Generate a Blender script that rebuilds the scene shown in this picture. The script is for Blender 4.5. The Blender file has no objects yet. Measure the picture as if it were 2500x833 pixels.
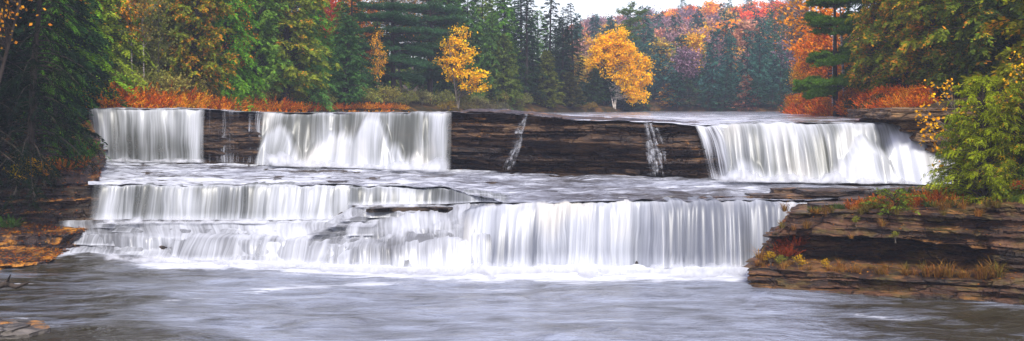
import bpy, math, random
import numpy as np
from mathutils import Vector
R = math.radians
scene = bpy.context.scene
COL = scene.collection
HC, F, HY = 4.3, 2680.0, 262.0          # camera height, focal length and horizon line (in photograph pixels)

# ------------------------------------------------------------------ noise
def _hash(ix, iy, seed):
    h = (ix.astype(np.int64) * 374761393 + iy.astype(np.int64) * 668265263 + seed * 974634777) & 0xffffffff
    h = ((h ^ (h >> 13)) * 1274126177) & 0xffffffff
    h = ((h ^ (h >> 16)) * 2246822519) & 0xffffffff
    return ((h ^ (h >> 15)) & 0xffffff) / float(0xffffff)
def noise2(x, y, seed=0):
    x, y = np.broadcast_arrays(np.asarray(x, float), np.asarray(y, float))
    x0, y0 = np.floor(x), np.floor(y)
    fx, fy = x - x0, y - y0
    fx, fy = fx * fx * (3 - 2 * fx), fy * fy * (3 - 2 * fy)
    x0, y0 = x0.astype(np.int64), y0.astype(np.int64)
    a, b = _hash(x0, y0, seed), _hash(x0 + 1, y0, seed)
    c, d = _hash(x0, y0 + 1, seed), _hash(x0 + 1, y0 + 1, seed)
    return (a + (b - a) * fx) * (1 - fy) + (c + (d - c) * fx) * fy
def fbm(x, y, seed=0, oct=4):
    s, a, t = 0.0, 1.0, 0.0
    for i in range(oct):
        s = s + a * noise2(np.asarray(x) * 2 ** i, np.asarray(y) * 2 ** i, seed + i * 17); t += a; a *= 0.5
    return s / t
def sstep(a, b, x):
    t = np.clip((np.asarray(x, float) - a) / (b - a), 0, 1)
    return t * t * (3 - 2 * t)

# ------------------------------------------------------------------ places
def at(px, py, Y):                      # a point at depth Y
    return np.array([(px - 1250) / F * Y, Y, HC - (py - HY) / F * Y])
def az(px, z, Y):                       # a point at height z and depth Y
    return np.array([(px - 1250) / F * Y, Y, z])
def ground_y(py, z):                    # depth of a point seen at row py on the level z
    return (HC - z) * F / (py - HY)

# ------------------------------------------------------------------ objects
def mesh_np(name, V, Q, mat=None, parent=None, smooth=False, attrs=None, uv=None, link=True, tris=None):
    me = bpy.data.meshes.new(name)
    V = np.asarray(V, np.float32).reshape(-1, 3); Q = np.asarray(Q, np.int32).reshape(-1, 4)
    T = np.zeros((0, 3), np.int32) if tris is None else np.asarray(tris, np.int32).reshape(-1, 3)
    nl = Q.size + T.size
    me.vertices.add(len(V)); me.vertices.foreach_set("co", V.ravel())
    me.loops.add(nl); li = np.concatenate([Q.ravel(), T.ravel()]); me.loops.foreach_set("vertex_index", li)
    me.polygons.add(len(Q) + len(T))
    st = np.concatenate([np.arange(len(Q)) * 4, Q.size + np.arange(len(T)) * 3]).astype(np.int32)
    me.polygons.foreach_set("loop_start", st)
    me.polygons.foreach_set("use_smooth", np.full(len(Q) + len(T), smooth))
    if uv is not None:
        l = me.uv_layers.new(name="flow"); l.data.foreach_set("uv", np.asarray(uv, np.float32)[li].ravel())
    for k, a in (attrs or {}).items():
        at_ = me.attributes.new(k, 'FLOAT', 'POINT'); at_.data.foreach_set("value", np.asarray(a, np.float32).ravel())
    me.update(calc_edges=True)
    if mat: me.materials.append(mat)
    if not link: return me
    o = bpy.data.objects.new(name, me); COL.objects.link(o)
    if parent: o.parent = parent; o.location = -parent.location
    return o
def grid_faces(nr, nc):
    i = np.arange(nr * nc).reshape(nr, nc)
    return np.stack([i[:-1, :-1], i[:-1, 1:], i[1:, 1:], i[1:, :-1]], -1).reshape(-1, 4)
def tag(o, label, cat, group=None):
    o['label'] = label; o['category'] = cat
    if group: o['group'] = group
    return o
def struct(o): o['kind'] = 'structure'; return o
def stuff(o, label=None, cat=None):
    o['kind'] = 'stuff'
    if label: o['label'] = label; o['category'] = cat
    return o
def empty(name, loc, rz=0.0, s=1.0):
    o = bpy.data.objects.new(name, None); COL.objects.link(o)
    o.location = loc; o.rotation_euler = (0, 0, rz); o.scale = (s, s, s) if not hasattr(s, '__len__') else s
    return o

# ------------------------------------------------------------------ materials
class NT:
    def __init__(s, name):
        s.m = bpy.data.materials.new(name); s.m.use_nodes = True; s.t = s.m.node_tree; s.t.nodes.clear()
        s.out = s.n('ShaderNodeOutputMaterial')
    def n(s, typ, **kw):
        nd = s.t.nodes.new(typ)
        for k, v in kw.items(): setattr(nd, k, v)
        return nd
    def l(s, a, b): s.t.links.new(a, b)
    def set(s, sock, v):
        if hasattr(v, 'is_output'): s.l(v, sock)
        else: sock.default_value = v
    def math(s, op, a, b=0.5, clamp=False):
        nd = s.n('ShaderNodeMath', operation=op); nd.use_clamp = clamp
        s.set(nd.inputs[0], a); s.set(nd.inputs[1], b); return nd.outputs[0]
    def mr(s, v, a, b, c=0.0, d=1.0, smooth=False):
        nd = s.n('ShaderNodeMapRange'); nd.interpolation_type = 'SMOOTHSTEP' if smooth else 'LINEAR'
        s.set(nd.inputs[0], v)
        for i, x in enumerate((a, b, c, d)): s.set(nd.inputs[i + 1], x)
        return nd.outputs[0]
    def noise(s, vec, scale, detail=3.0, rough=0.55, dist=0.0, dims='3D'):
        nd = s.n('ShaderNodeTexNoise', noise_dimensions=dims); s.l(vec, nd.inputs['Vector'])
        nd.inputs['Scale'].default_value = scale; nd.inputs['Detail'].default_value = detail
        nd.inputs['Roughness'].default_value = rough; nd.inputs['Distortion'].default_value = dist
        return nd.outputs['Fac']
    def map(s, vec, scale=(1, 1, 1), loc=(0, 0, 0), rot=(0, 0, 0)):
        nd = s.n('ShaderNodeMapping'); s.l(vec, nd.inputs[0])
        nd.inputs['Scale'].default_value = scale; nd.inputs['Location'].default_value = loc; nd.inputs['Rotation'].default_value = rot
        return nd.outputs[0]
    def mix(s, f, a, b, mode='MIX'):
        nd = s.n('ShaderNodeMix', data_type='RGBA', blend_type=mode)
        s.set(nd.inputs[0], f); s.set(nd.inputs[6], a if hasattr(a, 'is_output') else (*a, 1)); s.set(nd.inputs[7], b if hasattr(b, 'is_output') else (*b, 1))
        return nd.outputs[2]
    def ramp(s, f, stops):
        nd = s.n('ShaderNodeValToRGB'); s.l(f, nd.inputs[0]); e = nd.color_ramp.elements
        while len(e) < len(stops): e.new(0.5)
        for i, (p, c) in enumerate(stops): e[i].position = p; e[i].color = (*c, 1)
        return nd.outputs[0]
    def attr(s, name): return s.n('ShaderNodeAttribute', attribute_name=name).outputs['Fac']
    def mixsh(s, f, a, b):
        nd = s.n('ShaderNodeMixShader'); s.set(nd.inputs[0], f); s.l(a, nd.inputs[1]); s.l(b, nd.inputs[2]); return nd.outputs[0]
    def bump(s, h, strength=0.5, dist=0.05):
        nd = s.n('ShaderNodeBump'); nd.inputs['Strength'].default_value = strength; nd.inputs['Distance'].default_value = dist
        s.l(h, nd.inputs['Height']); return nd.outputs[0]
    def bsdf(s, col, rough=0.6, normal=None, spec=0.5):
        nd = s.n('ShaderNodeBsdfPrincipled')
        s.set(nd.inputs['Base Color'], col if hasattr(col, 'is_output') else (*col, 1)); s.set(nd.inputs['Roughness'], rough)
        nd.inputs['Specular IOR Level'].default_value = spec
        if normal: s.l(normal, nd.inputs['Normal'])
        return nd.outputs[0]
    def done(s, sh): s.l(sh, s.out.inputs['Surface']); return s.m

def rock_mat(name, cols, wet=0.4, litter=0.0, litcols=((0.5, 0.16, 0.02), (0.62, 0.3, 0.03)), moss=0.0, zs=7.0):
    t = NT(name); g = t.n('ShaderNodeNewGeometry'); P = g.outputs['Position']
    warp = t.noise(t.map(P, (0.5, 0.5, 0.5)), 1.0, 3)
    vec = t.n('ShaderNodeVectorMath', operation='ADD')
    cmb = t.n('ShaderNodeCombineXYZ'); t.l(t.math('MULTIPLY', warp, 0.5), cmb.inputs[2]); t.l(P, vec.inputs[0]); t.l(cmb.outputs[0], vec.inputs[1])
    V = vec.outputs[0]
    band = t.noise(t.map(V, (0.35, 0.35, zs)), 1.0, 4, 0.6)
    blot = t.noise(t.map(P, (1.1, 1.1, 2.2)), 1.0, 4, 0.6)
    fine = t.noise(t.map(V, (1.6, 1.6, 30)), 1.0, 4, 0.7)
    v = t.math('ADD', t.math('MULTIPLY', band, 0.6), t.math('MULTIPLY', blot, 0.4))
    v = t.math('ADD', v, t.math('MULTIPLY', t.math('SUBTRACT', fine, 0.5), 0.6))
    c = t.ramp(v, [(0.33, cols[0]), (0.47, cols[1]), (0.57, cols[2]), (0.72, cols[3])])
    vo = t.n('ShaderNodeTexVoronoi', feature='DISTANCE_TO_EDGE'); t.l(t.map(V, (.75, .75, 4.2)), vo.inputs['Vector']); vo.inputs['Scale'].default_value = 1.0; vo.inputs['Randomness'].default_value = 1.0
    crack = t.mr(vo.outputs['Distance'], .0, .035, 0, 1)
    c = t.mix(crack, t.mix(.75, c, (.004, .003, .003)), c)
    up = t.n('ShaderNodeSeparateXYZ'); t.l(g.outputs['Normal'], up.inputs[0]); nz = up.outputs[2]
    if moss > 0:
        mk = t.math('MULTIPLY', t.mr(t.noise(t.map(P, (1.4, 1.4, 3)), 1.0, 4, 0.65), 0.5, 0.66), moss)
        c = t.mix(mk, c, t.mix(fine, (0.06, 0.07, 0.012), (0.2, 0.11, 0.02)))
    if litter > 0:
        lk = t.math('MULTIPLY', t.mr(nz, 0.45, 0.8), t.mr(t.noise(t.map(P, (1.2, 1.2, 1.2)), 1.0, 5, 0.7), 0.62 - 0.3 * litter, 0.75 - 0.3 * litter))
        lc = t.mix(t.noise(P, 9.0, 3, 0.7), litcols[0], litcols[1])
        c = t.mix(lk, c, lc)
    h = t.math('ADD', t.math('MULTIPLY', fine, 0.6), t.noise(t.map(P, (3, 3, 5)), 2.0, 4, 0.65))
    h = t.math('ADD', h, t.math('MULTIPLY', crack, .5))
    return t.done(t.bsdf(c, t.mr(blot, 0.35, 0.65, wet - 0.1, wet + 0.25), t.bump(h, 1.0, 0.09), 0.45))

def veil_mat(name, seed, su=7.0, dark=(0.23, 0.235, 0.225), white=(0.63, 0.65, 0.71), cream=0.0, amin=0.22, contrast=1.0, lo=.05, hi=1.0):
    t = NT(name); uv = t.n('ShaderNodeUVMap', uv_map='flow').outputs[0]; th = t.attr('thick')
    o = (seed * 13.7, seed * 5.1, 0)
    wob = t.noise(t.map(uv, (0.8, 0.5, 1), o), 1.0, 2, 0.5, dims='2D')
    cw = t.n('ShaderNodeCombineXYZ'); t.l(t.math('MULTIPLY', wob, 0.34), cw.inputs[0])
    av = t.n('ShaderNodeVectorMath', operation='ADD'); t.l(uv, av.inputs[0]); t.l(cw.outputs[0], av.inputs[1]); uv2 = av.outputs[0]
    n1 = t.noise(t.map(uv2, (su, 0.14, 1), o), 1.0, 4, 0.68, dims='2D')
    n2 = t.noise(t.map(uv2, (su * 0.3, 0.2, 1), (o[0] + 31, o[1], 0)), 1.0, 2, 0.5, dims='2D')
    n3 = t.noise(t.map(uv2, (0.5, 0.4, 1), (o[0] + 77, o[1], 0)), 1.0, 2, 0.5, dims='2D')
    v = t.math('ADD', th, t.math('MULTIPLY', t.math('SUBTRACT', n1, 0.5), 1.35 * contrast))
    v = t.math('ADD', v, t.math('MULTIPLY', t.math('SUBTRACT', n2, 0.5), .8 * contrast))
    n4 = t.noise(t.map(uv2, (su * 0.11, 0.3, 1), (o[0] + 53, o[1], 0)), 1.0, 2, 0.5, dims='2D')
    v = t.math('ADD', v, t.math('MULTIPLY', t.math('SUBTRACT', n3, 0.5), 1.0))
    v = t.math('ADD', v, t.math('MULTIPLY', t.math('SUBTRACT', n4, 0.5), .9 * contrast))
    a = t.mr(v, lo, hi)
    wc = t.mix(t.math('MULTIPLY', t.mr(n3, 0.5, 0.68), cream), white, (0.8, 0.7, 0.5))
    c = t.mix(a, dark, wc)
    d = t.n('ShaderNodeBsdfDiffuse'); t.l(c, d.inputs[0])
    tl = t.n('ShaderNodeBsdfTranslucent'); t.l(c, tl.inputs[0])
    body = t.mixsh(0.15, d.outputs[0], tl.outputs[0])
    gl = t.n('ShaderNodeBsdfGlossy'); gl.inputs['Roughness'].default_value = 0.35
    body = t.mixsh(0.06, body, gl.outputs[0])
    tr = t.n('ShaderNodeBsdfTransparent')
    al = t.math('MULTIPLY', t.mr(v, -0.15, 0.75, amin, 1.0, smooth=True), t.attr('edge'), True)
    return t.done(t.mixsh(al, tr.outputs[0], body))

def water_mat(name, deep, foamcol=(0.63, 0.65, 0.71), sx=0.35, sy=1.6, aer_sky=(0.36, 0.36, 0.42), rough=0.12, bumps=0.5):
    """flowing water: 'foam' = how much froth floats there, 'aer' = how pale: air in the water plus painted sky reflection"""
    t = NT(name); g = t.n('ShaderNodeNewGeometry'); P = g.outputs['Position']
    w = t.n('ShaderNodeTexNoise'); t.l(t.map(P, (0.22, 0.4, 0.3)), w.inputs['Vector']); w.inputs['Scale'].default_value = 1.0; w.inputs['Detail'].default_value = 2
    sc = t.n('ShaderNodeVectorMath', operation='SCALE'); t.l(w.outputs['Color'], sc.inputs[0]); sc.inputs['Scale'].default_value = 2.4
    ad = t.n('ShaderNodeVectorMath', operation='ADD'); t.l(P, ad.inputs[0]); t.l(sc.outputs[0], ad.inputs[1]); V = ad.outputs[0]
    n1 = t.noise(t.map(V, (sx, sy, 1)), 1.0, 6, 0.68)
    n2 = t.noise(t.map(V, (sx * 3.2, sy * 3.0, 1), (9, 4, 0)), 1.0, 4, 0.6)
    n3 = t.noise(t.map(V, (sx * 0.5, sy * 0.35, 1), (3, 7, 0)), 1.0, 3, 0.5)
    fm = t.attr('foam'); ae = t.attr('aer_sky')
    v = t.math('ADD', fm, t.math('MULTIPLY', t.math('SUBTRACT', n1, 0.5), 1.6))
    v = t.math('ADD', v, t.math('MULTIPLY', t.math('SUBTRACT', n2, 0.5), 1.3))
    f = t.mr(v, 0.40, 0.95, smooth=True)
    av = t.math('ADD', ae, t.math('MULTIPLY', t.math('SUBTRACT', n3, 0.5), 1.1))
    av = t.math('ADD', av, t.math('MULTIPLY', t.math('SUBTRACT', n1, 0.5), 2.1))
    av = t.math('ADD', av, t.math('MULTIPLY', t.math('SUBTRACT', n2, 0.5), 1.4))  # ripple lights and darks are put into the colour
    av = t.mr(av, 0.0, 1.0)
    body = t.mix(av, deep, aer_sky)  # pale tone: aerated water with sky reflection painted into it
    c = t.mix(f, body, foamcol)
    h = t.math('ADD', t.math('MULTIPLY', n1, 1.0), t.math('MULTIPLY', n2, 0.45))
    h = t.math('ADD', h, t.math('MULTIPLY', n3, 1.2))
    return t.done(t.bsdf(c, t.mix(f, (rough,) * 3, (0.6,) * 3), t.bump(h, bumps, 0.25), 0.5))

# ------------------------------------------------------------------ lofted sheets
def loft(stations, S, rows, soft=2, wob=None):
    """stations: [(s, [points])], every list equally long. S: samples of s. rows: rows per profile segment."""
    st = sorted(stations, key=lambda a: a[0]); ks = np.array([a[0] for a in st]); PP = np.array([np.array(a[1]) for a in st])   # n,k,3
    k = PP.shape[1]
    C = np.empty((k, len(S), 3))
    for i in range(k):
        for d in range(3): C[i, :, d] = np.interp(S, ks, PP[:, i, d])
    if wob is not None: C = wob(C, S)
    out = []
    for i in range(k - 1):
        tt = np.linspace(0, 1, rows[i], endpoint=False)
        out.append(C[i][None] * (1 - tt[:, None, None]) + C[i + 1][None] * tt[:, None, None])
    out.append(C[-1][None]); G = np.concatenate(out, 0)
    for _ in range(soft):
        G[1:-1] = 0.25 * G[:-2] + 0.5 * G[1:-1] + 0.25 * G[2:]
    return G
def gnormals(G):
    a = np.gradient(G, axis=0); b = np.gradient(G, axis=1)
    n = np.cross(b, a); n /= np.linalg.norm(n, axis=-1, keepdims=True) + 1e-9
    return n
class Strata:
    def __init__(s, seed, tmin=0.05, tmax=0.26, amp=0.16):
        r = np.random.default_rng(seed); th = []
        while sum(th) < 9: th.append(tmin + (tmax - tmin) * r.random() ** 1.8)
        s.b = np.cumsum([-1.0] + th); s.a = r.random(len(s.b) + 1); s.seed = seed; s.amp = amp
    def off(s, u, z, x, y):
        zz = z + (noise2(x * 0.25, y * 0.25, s.seed) - 0.5) * 0.16 + (noise2(u * 1.3, 0 * u, s.seed + 3) - 0.5) * 0.035
        L = np.searchsorted(s.b, zz)
        base = s.a[np.clip(L, 0, len(s.a) - 1)] - 0.5
        var = noise2(u * 0.55 + L * 13.31, L * 7.7, s.seed + 5) - 0.5
        blk = noise2(np.floor(u * 1.9 + 1.5 * noise2(u * .7, L * .37, s.seed + 8) + L * 3.17), L * 1.3, s.seed + 9) - 0.5
        return s.amp * (1.1 * base + 1.3 * var + 0.8 * blk)
def rocksheet(name, stations, S, rows, mat, strata, top=0.05, parent=None, wob=None, soft=1, amps=None):
    G = loft(stations, S, rows, soft, wob); n = gnormals(G)
    du = np.linalg.norm(np.diff(G.mean(0), axis=0), axis=1); u = np.concatenate([[0], np.cumsum(du)])[None, :].repeat(G.shape[0], 0)
    off = strata.off(u, G[..., 2], G[..., 0], G[..., 1])
    if amps is not None: off = off * amps(S)[None]
    steep = np.clip(1.15 - np.abs(n[..., 2]), 0, 1)
    nh = n.copy(); nh[..., 2] = 0
    G2 = G + nh * (off * steep)[..., None]
    zt = fbm(G[..., 0] * 0.7, G[..., 1] * 1.3, strata.seed + 40, 4)
    zt = np.floor(zt * 9) / 9 * 0.75 + zt * 0.25
    G2[..., 2] += (zt - 0.5) * 2 * top * np.clip(np.abs(n[..., 2]), 0, 1)
    G2 += n * ((fbm(u * 5, G[..., 2] * 7, strata.seed + 60, 3) - 0.5) * 0.05)[..., None]
    o = mesh_np(name, G2, grid_faces(*G.shape[:2]), mat, parent)
    return o, G2
# ================================================================== MATERIALS
DARKROCK = rock_mat('wet dark sandstone', ((0.006, 0.005, 0.005), (0.022, 0.014, 0.009), (0.06, 0.034, 0.016), (0.12, 0.08, 0.045)), wet=0.35)
LEDGEROCK = rock_mat('layered brown sandstone', ((0.007, 0.004, 0.004), (0.025, 0.013, 0.008), (0.09, 0.046, 0.02), (0.21, 0.13, 0.07)), wet=0.35, litter=0.12)
BANKROCK = rock_mat('leaf strewn dark rock', ((0.006, 0.004, 0.006), (0.018, 0.011, 0.011), (0.05, 0.026, 0.018), (0.12, 0.065, 0.035)), wet=0.4, litter=0.38)
CLIFFROCK = rock_mat('red brown cliff rock', ((0.008, 0.005, 0.004), (0.035, 0.016, 0.008), (0.1, 0.041, 0.017), (0.2, 0.105, 0.053)), wet=0.5, litter=0.3, moss=0.75, litcols=((0.3, 0.11, 0.02), (0.16, 0.1, 0.03)))
CAPROCK = rock_mat('dry tan sandstone', ((0.03, 0.018, 0.01), (0.12, 0.065, 0.03), (0.28, 0.165, 0.075), (0.36, 0.28, 0.18)), wet=0.6, litter=0.2)
SLABROCK = rock_mat('grey wet slab rock', ((0.03, 0.027, 0.025), (0.08, 0.07, 0.062), (0.15, 0.13, 0.11), (0.22, 0.19, 0.16)), wet=0.4, litter=0.25)

# ================================================================== UPPER LIP TABLE: px, lip row, lip depth, foot row, foot depth
UT = np.array([(120, 268, 43.6, 394, 43.2), (205, 269, 43.2, 395, 42.8), (500, 269, 43, 398, 42.6), (640, 279, 42.6, 401, 42), (870, 280, 41.5, 408, 41),
               (1095, 279, 39.8, 415, 39.4), (1250, 281, 38.3, 422, 38), (1400, 296, 37, 430, 36.7), (1570, 303, 36.5, 433, 36.1),
               (1700, 309, 36.2, 438, 35.7), (1780, 309, 36.1, 440, 35.5), (1850, 304, 35.8, 441, 35.2), (2150, 306, 35.6, 445, 35.1), (2340, 312, 35.8, 447, 35.3)])
def U(px):
    v = [np.interp(px, UT[:, 0], UT[:, i]) for i in range(1, 5)]
    zl = HC - (v[0] - HY) / F * v[1]; zf = HC - (v[2] - HY) / F * v[3]
    return v[1], zl, v[3], zf
# rock wall of the upper falls
st = []
for px in np.arange(150, 2421, 50):
    Yl, zl, Yf, zf = U(px)
    mid = float(sstep(1090, 1130, px) * (1 - sstep(1680, 1760, px)))
    und = mid * float(np.exp(-((px - 1430) / 130.0) ** 2)) * 0.5
    zc = zl + (0.03 + 0.10 * (1 - sstep(1180, 1500, px)) if mid > .5 else -0.06)
    h = zl - zf
    st.append((px, [az(px, zf - 0.5, Yf + .55 + und), az(px, zf + 0.05, Yf + .5 + und), az(px, zf + .42 * h, Yf + 0.42 + und * .8),
                    az(px, zf + .6 * h, Yf + .2 + .25 * (1 - mid)), az(px, zf + .86 * h, Yl + .2 + .2 * (1 - mid)), az(px, zc, Yl + .1 + .25 * (1 - mid)),
                    az(px, zc + .05, Yl + 3), az(px, zc + .03, Yl + 9), az(px, zc - .3, Yl + 16)]))
o, _ = rocksheet('rock_ledge', st, np.arange(150, 2421, 3.2), [5, 24, 16, 24, 12, 22, 22, 8], LEDGEROCK, Strata(5, 0.03, 0.24, 0.46), top=0.09, amps=lambda S: .35 + .65 * sstep(1095, 1125, S) * (1 - sstep(1690, 1740, S)))
tag(o, 'dark brown layered sandstone ledge carrying the upper waterfalls, bare in its middle stretch', 'rock ledge')

# ================================================================== LOWER BED (rock under the lower tiers and the shelf between both drops)
# stations: (px, [foot, step fronts and treads ... up to the lip, shelf, foot of the upper wall])
def bed_pts(px, pts):
    Yl, zl, Yf, zf = U(px)
    return [az(px, z, Y) for (z, Y) in pts] + [az(px, zf - .02, Yf + 0.7)]
BED = [
    (90,   [(-.5, 32.2), (.0, 32.3), (.12, 32.5), (.2, 32.7), (.5, 33.2), (.6, 33.6), (.75, 34.1), (1.78, 34.3), (1.9, 35.4)]),
    (200,  [(-.5, 32.1), (.0, 32.2), (.14, 32.3), (.18, 32.7), (.5, 32.85), (.58, 33.4), (.78, 34.0), (1.8, 34.2), (1.9, 35.2)]),
    (400,  [(-.5, 31.1), (.0, 31.3), (.13, 31.4), (.17, 31.6), (.52, 31.75), (.6, 32.4), (.8, 33.6), (1.83, 34.0), (1.95, 35.2)]),
    (600,  [(-.5, 30.4), (.0, 30.6), (.1, 30.7), (.14, 30.9), (.5, 31.2), (.6, 32.0), (.8, 33.6), (1.83, 33.9), (1.95, 35.2)]),
    (800,  [(-.5, 29.9), (.0, 30.1), (.1, 30.15), (.4, 30.4), (.5, 30.7), (.62, 31.4), (.85, 33.3), (1.83, 33.8), (1.95, 35.2)]),
    (870,  [(-.5, 29.7), (.0, 29.9), (.52, 30.2), (.56, 30.7), (.8, 31.2), (.88, 31.9), (1.29, 33.3), (1.8, 33.7), (1.93, 35.0)]),
    (1000, [(-.5, 29.5), (.0, 29.7), (.6, 30.0), (.66, 30.7), (.9, 31.0), (1.2, 32.2), (1.29, 33.3), (1.8, 33.6), (1.93, 35.0)]),
    (1090, [(-.5, 29.4), (.0, 29.6), (.7, 29.9), (.8, 30.5), (1.1, 30.8), (1.25, 32.0), (1.32, 33.0), (1.74, 33.4), (1.9, 35.0)]),
    (1150, [(-.5, 29.3), (.0, 29.6), (.8, 30.0), (1.0, 30.3), (1.4, 30.6), (1.48, 31.6), (1.55, 32.4), (1.72, 32.8), (1.88, 35.0)]),
    (1230, [(-.5, 29.3), (.0, 29.6), (.9, 30.0), (1.2, 30.1), (1.55, 30.4), (1.6, 31.2), (1.65, 32.0), (1.74, 32.6), (1.88, 34.6)]),
    (1400, [(-.5, 29.3), (.0, 29.6), (.9, 30.0), (1.3, 30.05), (1.63, 30.3), (1.66, 31.2), (1.7, 32.0), (1.76, 32.8), (1.88, 34.4)]),
    (1620, [(-.5, 29.3), (.0, 29.6), (.9, 29.95), (1.3, 30.0), (1.67, 30.25), (1.69, 31.2), (1.72, 32.0), (1.78, 32.8), (1.86, 34.0)]),
    (1850, [(-.5, 29.4), (.0, 29.7), (.9, 29.95), (1.3, 30.0), (1.67, 30.3), (1.70, 31.2), (1.74, 32.0), (1.8, 32.8), (1.86, 34.0)]),
    (1960, [(-.5, 29.6), (.0, 29.9), (.9, 30.15), (1.3, 30.2), (1.60, 30.4), (1.70, 31.2), (1.76, 32.0), (1.82, 32.8), (1.88, 34.0)]),
    (2060, [(-.5, 30.2), (.0, 30.4), (.9, 30.6), (1.3, 30.7), (1.66, 30.9), (1.74, 31.5), (1.8, 32.2), (1.88, 32.9), (1.92, 34.0)]),
    (2420, [(-.5, 30.6), (.0, 30.8), (.9, 31.0), (1.3, 31.1), (1.72, 31.3), (1.8, 31.8), (1.9, 32.5), (1.95, 33.1), (1.95, 34.0)]),
]
st = [(px, bed_pts(px, p)) for px, p in BED]
def bedwob(C, S):
    for i in range(1, C.shape[0] - 1):
        C[i, :, 1] += (fbm(S / 60.0, i * 3.3, 91, 3) - 0.5) * (0.3 if i < 8 else 0.6) + 0.25 + .45 * np.exp(-((S - 1190) / 80.0) ** 2)
        C[i, :, 2] += (fbm(S / 45.0, i * 5.7, 92, 3) - 0.5) * (0.10 if i > 1 else 0) - 0.05
    return C
o, _ = rocksheet('riverbed', st, np.arange(90, 2421, 4), [3, 5, 8, 6, 8, 8, 8, 20, 10, 24][:9] , DARKROCK, Strata(8, 0.05, 0.2, 0.14), top=0.05, wob=bedwob)
struct(o)

# ================================================================== RIGHT OUTCROP
def S8(b, c, d, e, f, g, h):
    """each (px, z, Y): water line, bench front, bench back, cavity top, overhang, rim, back of the top"""
    p = [az(*b)]; p0 = p[0] + np.array([0, 0.1, -0.6])
    return [p0, p[0]] + [az(*q) for q in (c, d, e, f, g, h)]
ST = [
    (0, S8((1915, 0, 30.6), (1918, .9, 30.6), (1922, 1.0, 30.7), (1928, 1.2, 30.7), (1930, 1.3, 30.6), (1955, 1.66, 30.8), (2150, 1.72, 33.4))),
    (1, S8((1866, 0, 28.6), (1872, .72, 28.7), (1892, .8, 28.9), (1900, 1.1, 29), (1905, 1.15, 28.8), (1932, 1.6, 28.9), (2200, 1.8, 33.4))),
    (2, S8((1825, 0, 26.5), (1828, .42, 26.55), (1880, .45, 27.6), (1886, 1.0, 27.9), (1890, 1.1, 27.5), (1938, 1.57, 27.6), (2230, 1.85, 33.4))),
    (3, S8((1955, 0, 25.95), (1955, .42, 26.05), (1955, .5, 27.9), (1955, 1.02, 28.4), (1955, 1.12, 27.2), (1955, 1.66, 27.4), (2280, 1.92, 33.4))),
    (4, S8((2080, 0, 25.5), (2080, .41, 25.6), (2080, .5, 27.9), (2080, 1.02, 28.5), (2080, 1.14, 26.8), (2080, 1.72, 27.1), (2330, 1.95, 33.2))),
    (5, S8((2210, 0, 25.1), (2210, .40, 25.2), (2210, .46, 27.6), (2210, .98, 28.1), (2210, 1.12, 26.5), (2210, 1.78, 26.8), (2380, 2.0, 33))),
    (6, S8((2390, 0, 24.5), (2390, .40, 24.6), (2390, .5, 26.6), (2390, .85, 26.9), (2390, 1.0, 25.6), (2390, 1.95, 25.9), (2480, 2.3, 32))),
    (7, S8((2440, 0, 24.2), (2440, .46, 24.35), (2440, .55, 24.9), (2440, .9, 25), (2440, 1.1, 24.95), (2440, 2.05, 25.4), (2520, 2.6, 31))),
    (8, S8((2560, 0, 23.8), (2560, .5, 24), (2560, .6, 24.3), (2560, 1.0, 24.5), (2560, 1.2, 24.6), (2560, 2.1, 25.1), (2620, 2.8, 31))),
    (9, S8((3100, 0, 22.5), (3100, .5, 22.8), (3100, .6, 23), (3100, 1.0, 23.2), (3100, 1.2, 23.4), (3100, 2.2, 24), (3100, 3, 30))),
]
def outwob(C, S):
    for i in range(1, C.shape[0]):
        C[i, :, 1] += (fbm(S * 2.2, i * 2.3, 51, 3) - 0.5) * (0.5 if i > 2 else 0.35)
        C[i, :, 2] += (fbm(S * 2.6, i * 4.1, 52, 3) - 0.5) * (0.22 if i > 3 else 0.08 if i > 1 else 0)
    return C
Ssam = np.concatenate([np.linspace(0, 2, 150, endpoint=False), np.linspace(2, 8, 460, endpoint=False), np.linspace(8, 9, 60)])
o, G_OUT = rocksheet('rock_outcrop', ST, Ssam, [5, 24, 26, 24, 20, 34, 40], CLIFFROCK, Strata(3, 0.025, 0.15, 0.30), top=0.07, wob=outwob)
tag(o, 'red brown layered rock outcrop with a dark undercut cave, beside the wide lower curtain', 'rock outcrop')

# ================================================================== LEFT BANK ROCK
def S11(*q): 
    p = [az(*a) for a in q]; return [p[0] + np.array([0, .1, -.6])] + p
ST = [
    (0, S11((-420, 0, 28.6), (-420, .15, 28.8), (-420, .25, 31.5), (-420, .55, 31.8), (-420, .7, 33.4), (-420, 1.5, 33.6), (-420, 2.4, 34), (-420, 3.4, 38), (-420, 4.2, 43))),
    (1, S11((0, 0, 29.2), (0, .1, 29.3), (0, .18, 32.2), (0, .52, 32.5), (0, .66, 34.2), (0, 1.5, 34.4), (0, 2.4, 34.8), (0, 3.2, 39), (0, 4.1, 43.6))),
    (2, S11((108, 0, 29.9), (108, .09, 30), (112, .15, 32.3), (112, .5, 32.6), (112, .64, 34.2), (112, 1.4, 34.4), (112, 2.32, 35.0), (135, 2.9, 40), (150, 4.1, 43.8))),
    (3, S11((150, 0, 31.9), (152, .06, 32), (166, .1, 32.5), (192, .5, 32.75), (203, .64, 34.2), (226, 1.5, 34.5), (236, 2.05, 35.4), (245, 2.35, 40.5), (213, 4.1, 44.2))),
    (4, S11((215, 0, 33.2), (216, .3, 33.4), (218, .5, 33.8), (222, .65, 34.2), (228, .9, 34.9), (236, 1.6, 35.4), (240, 2.0, 37), (249, 2.35, 41.5), (216, 4.15, 44.6))),
    (5, S11((222, 0, 36), (222, .3, 37), (222, 1.0, 38), (228, 1.6, 39), (236, 1.9, 41), (245, 2.0, 42.3), (248, 2.3, 42.6), (250, 2.9, 42.9), (216, 4.15, 44.9))),
]
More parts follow.
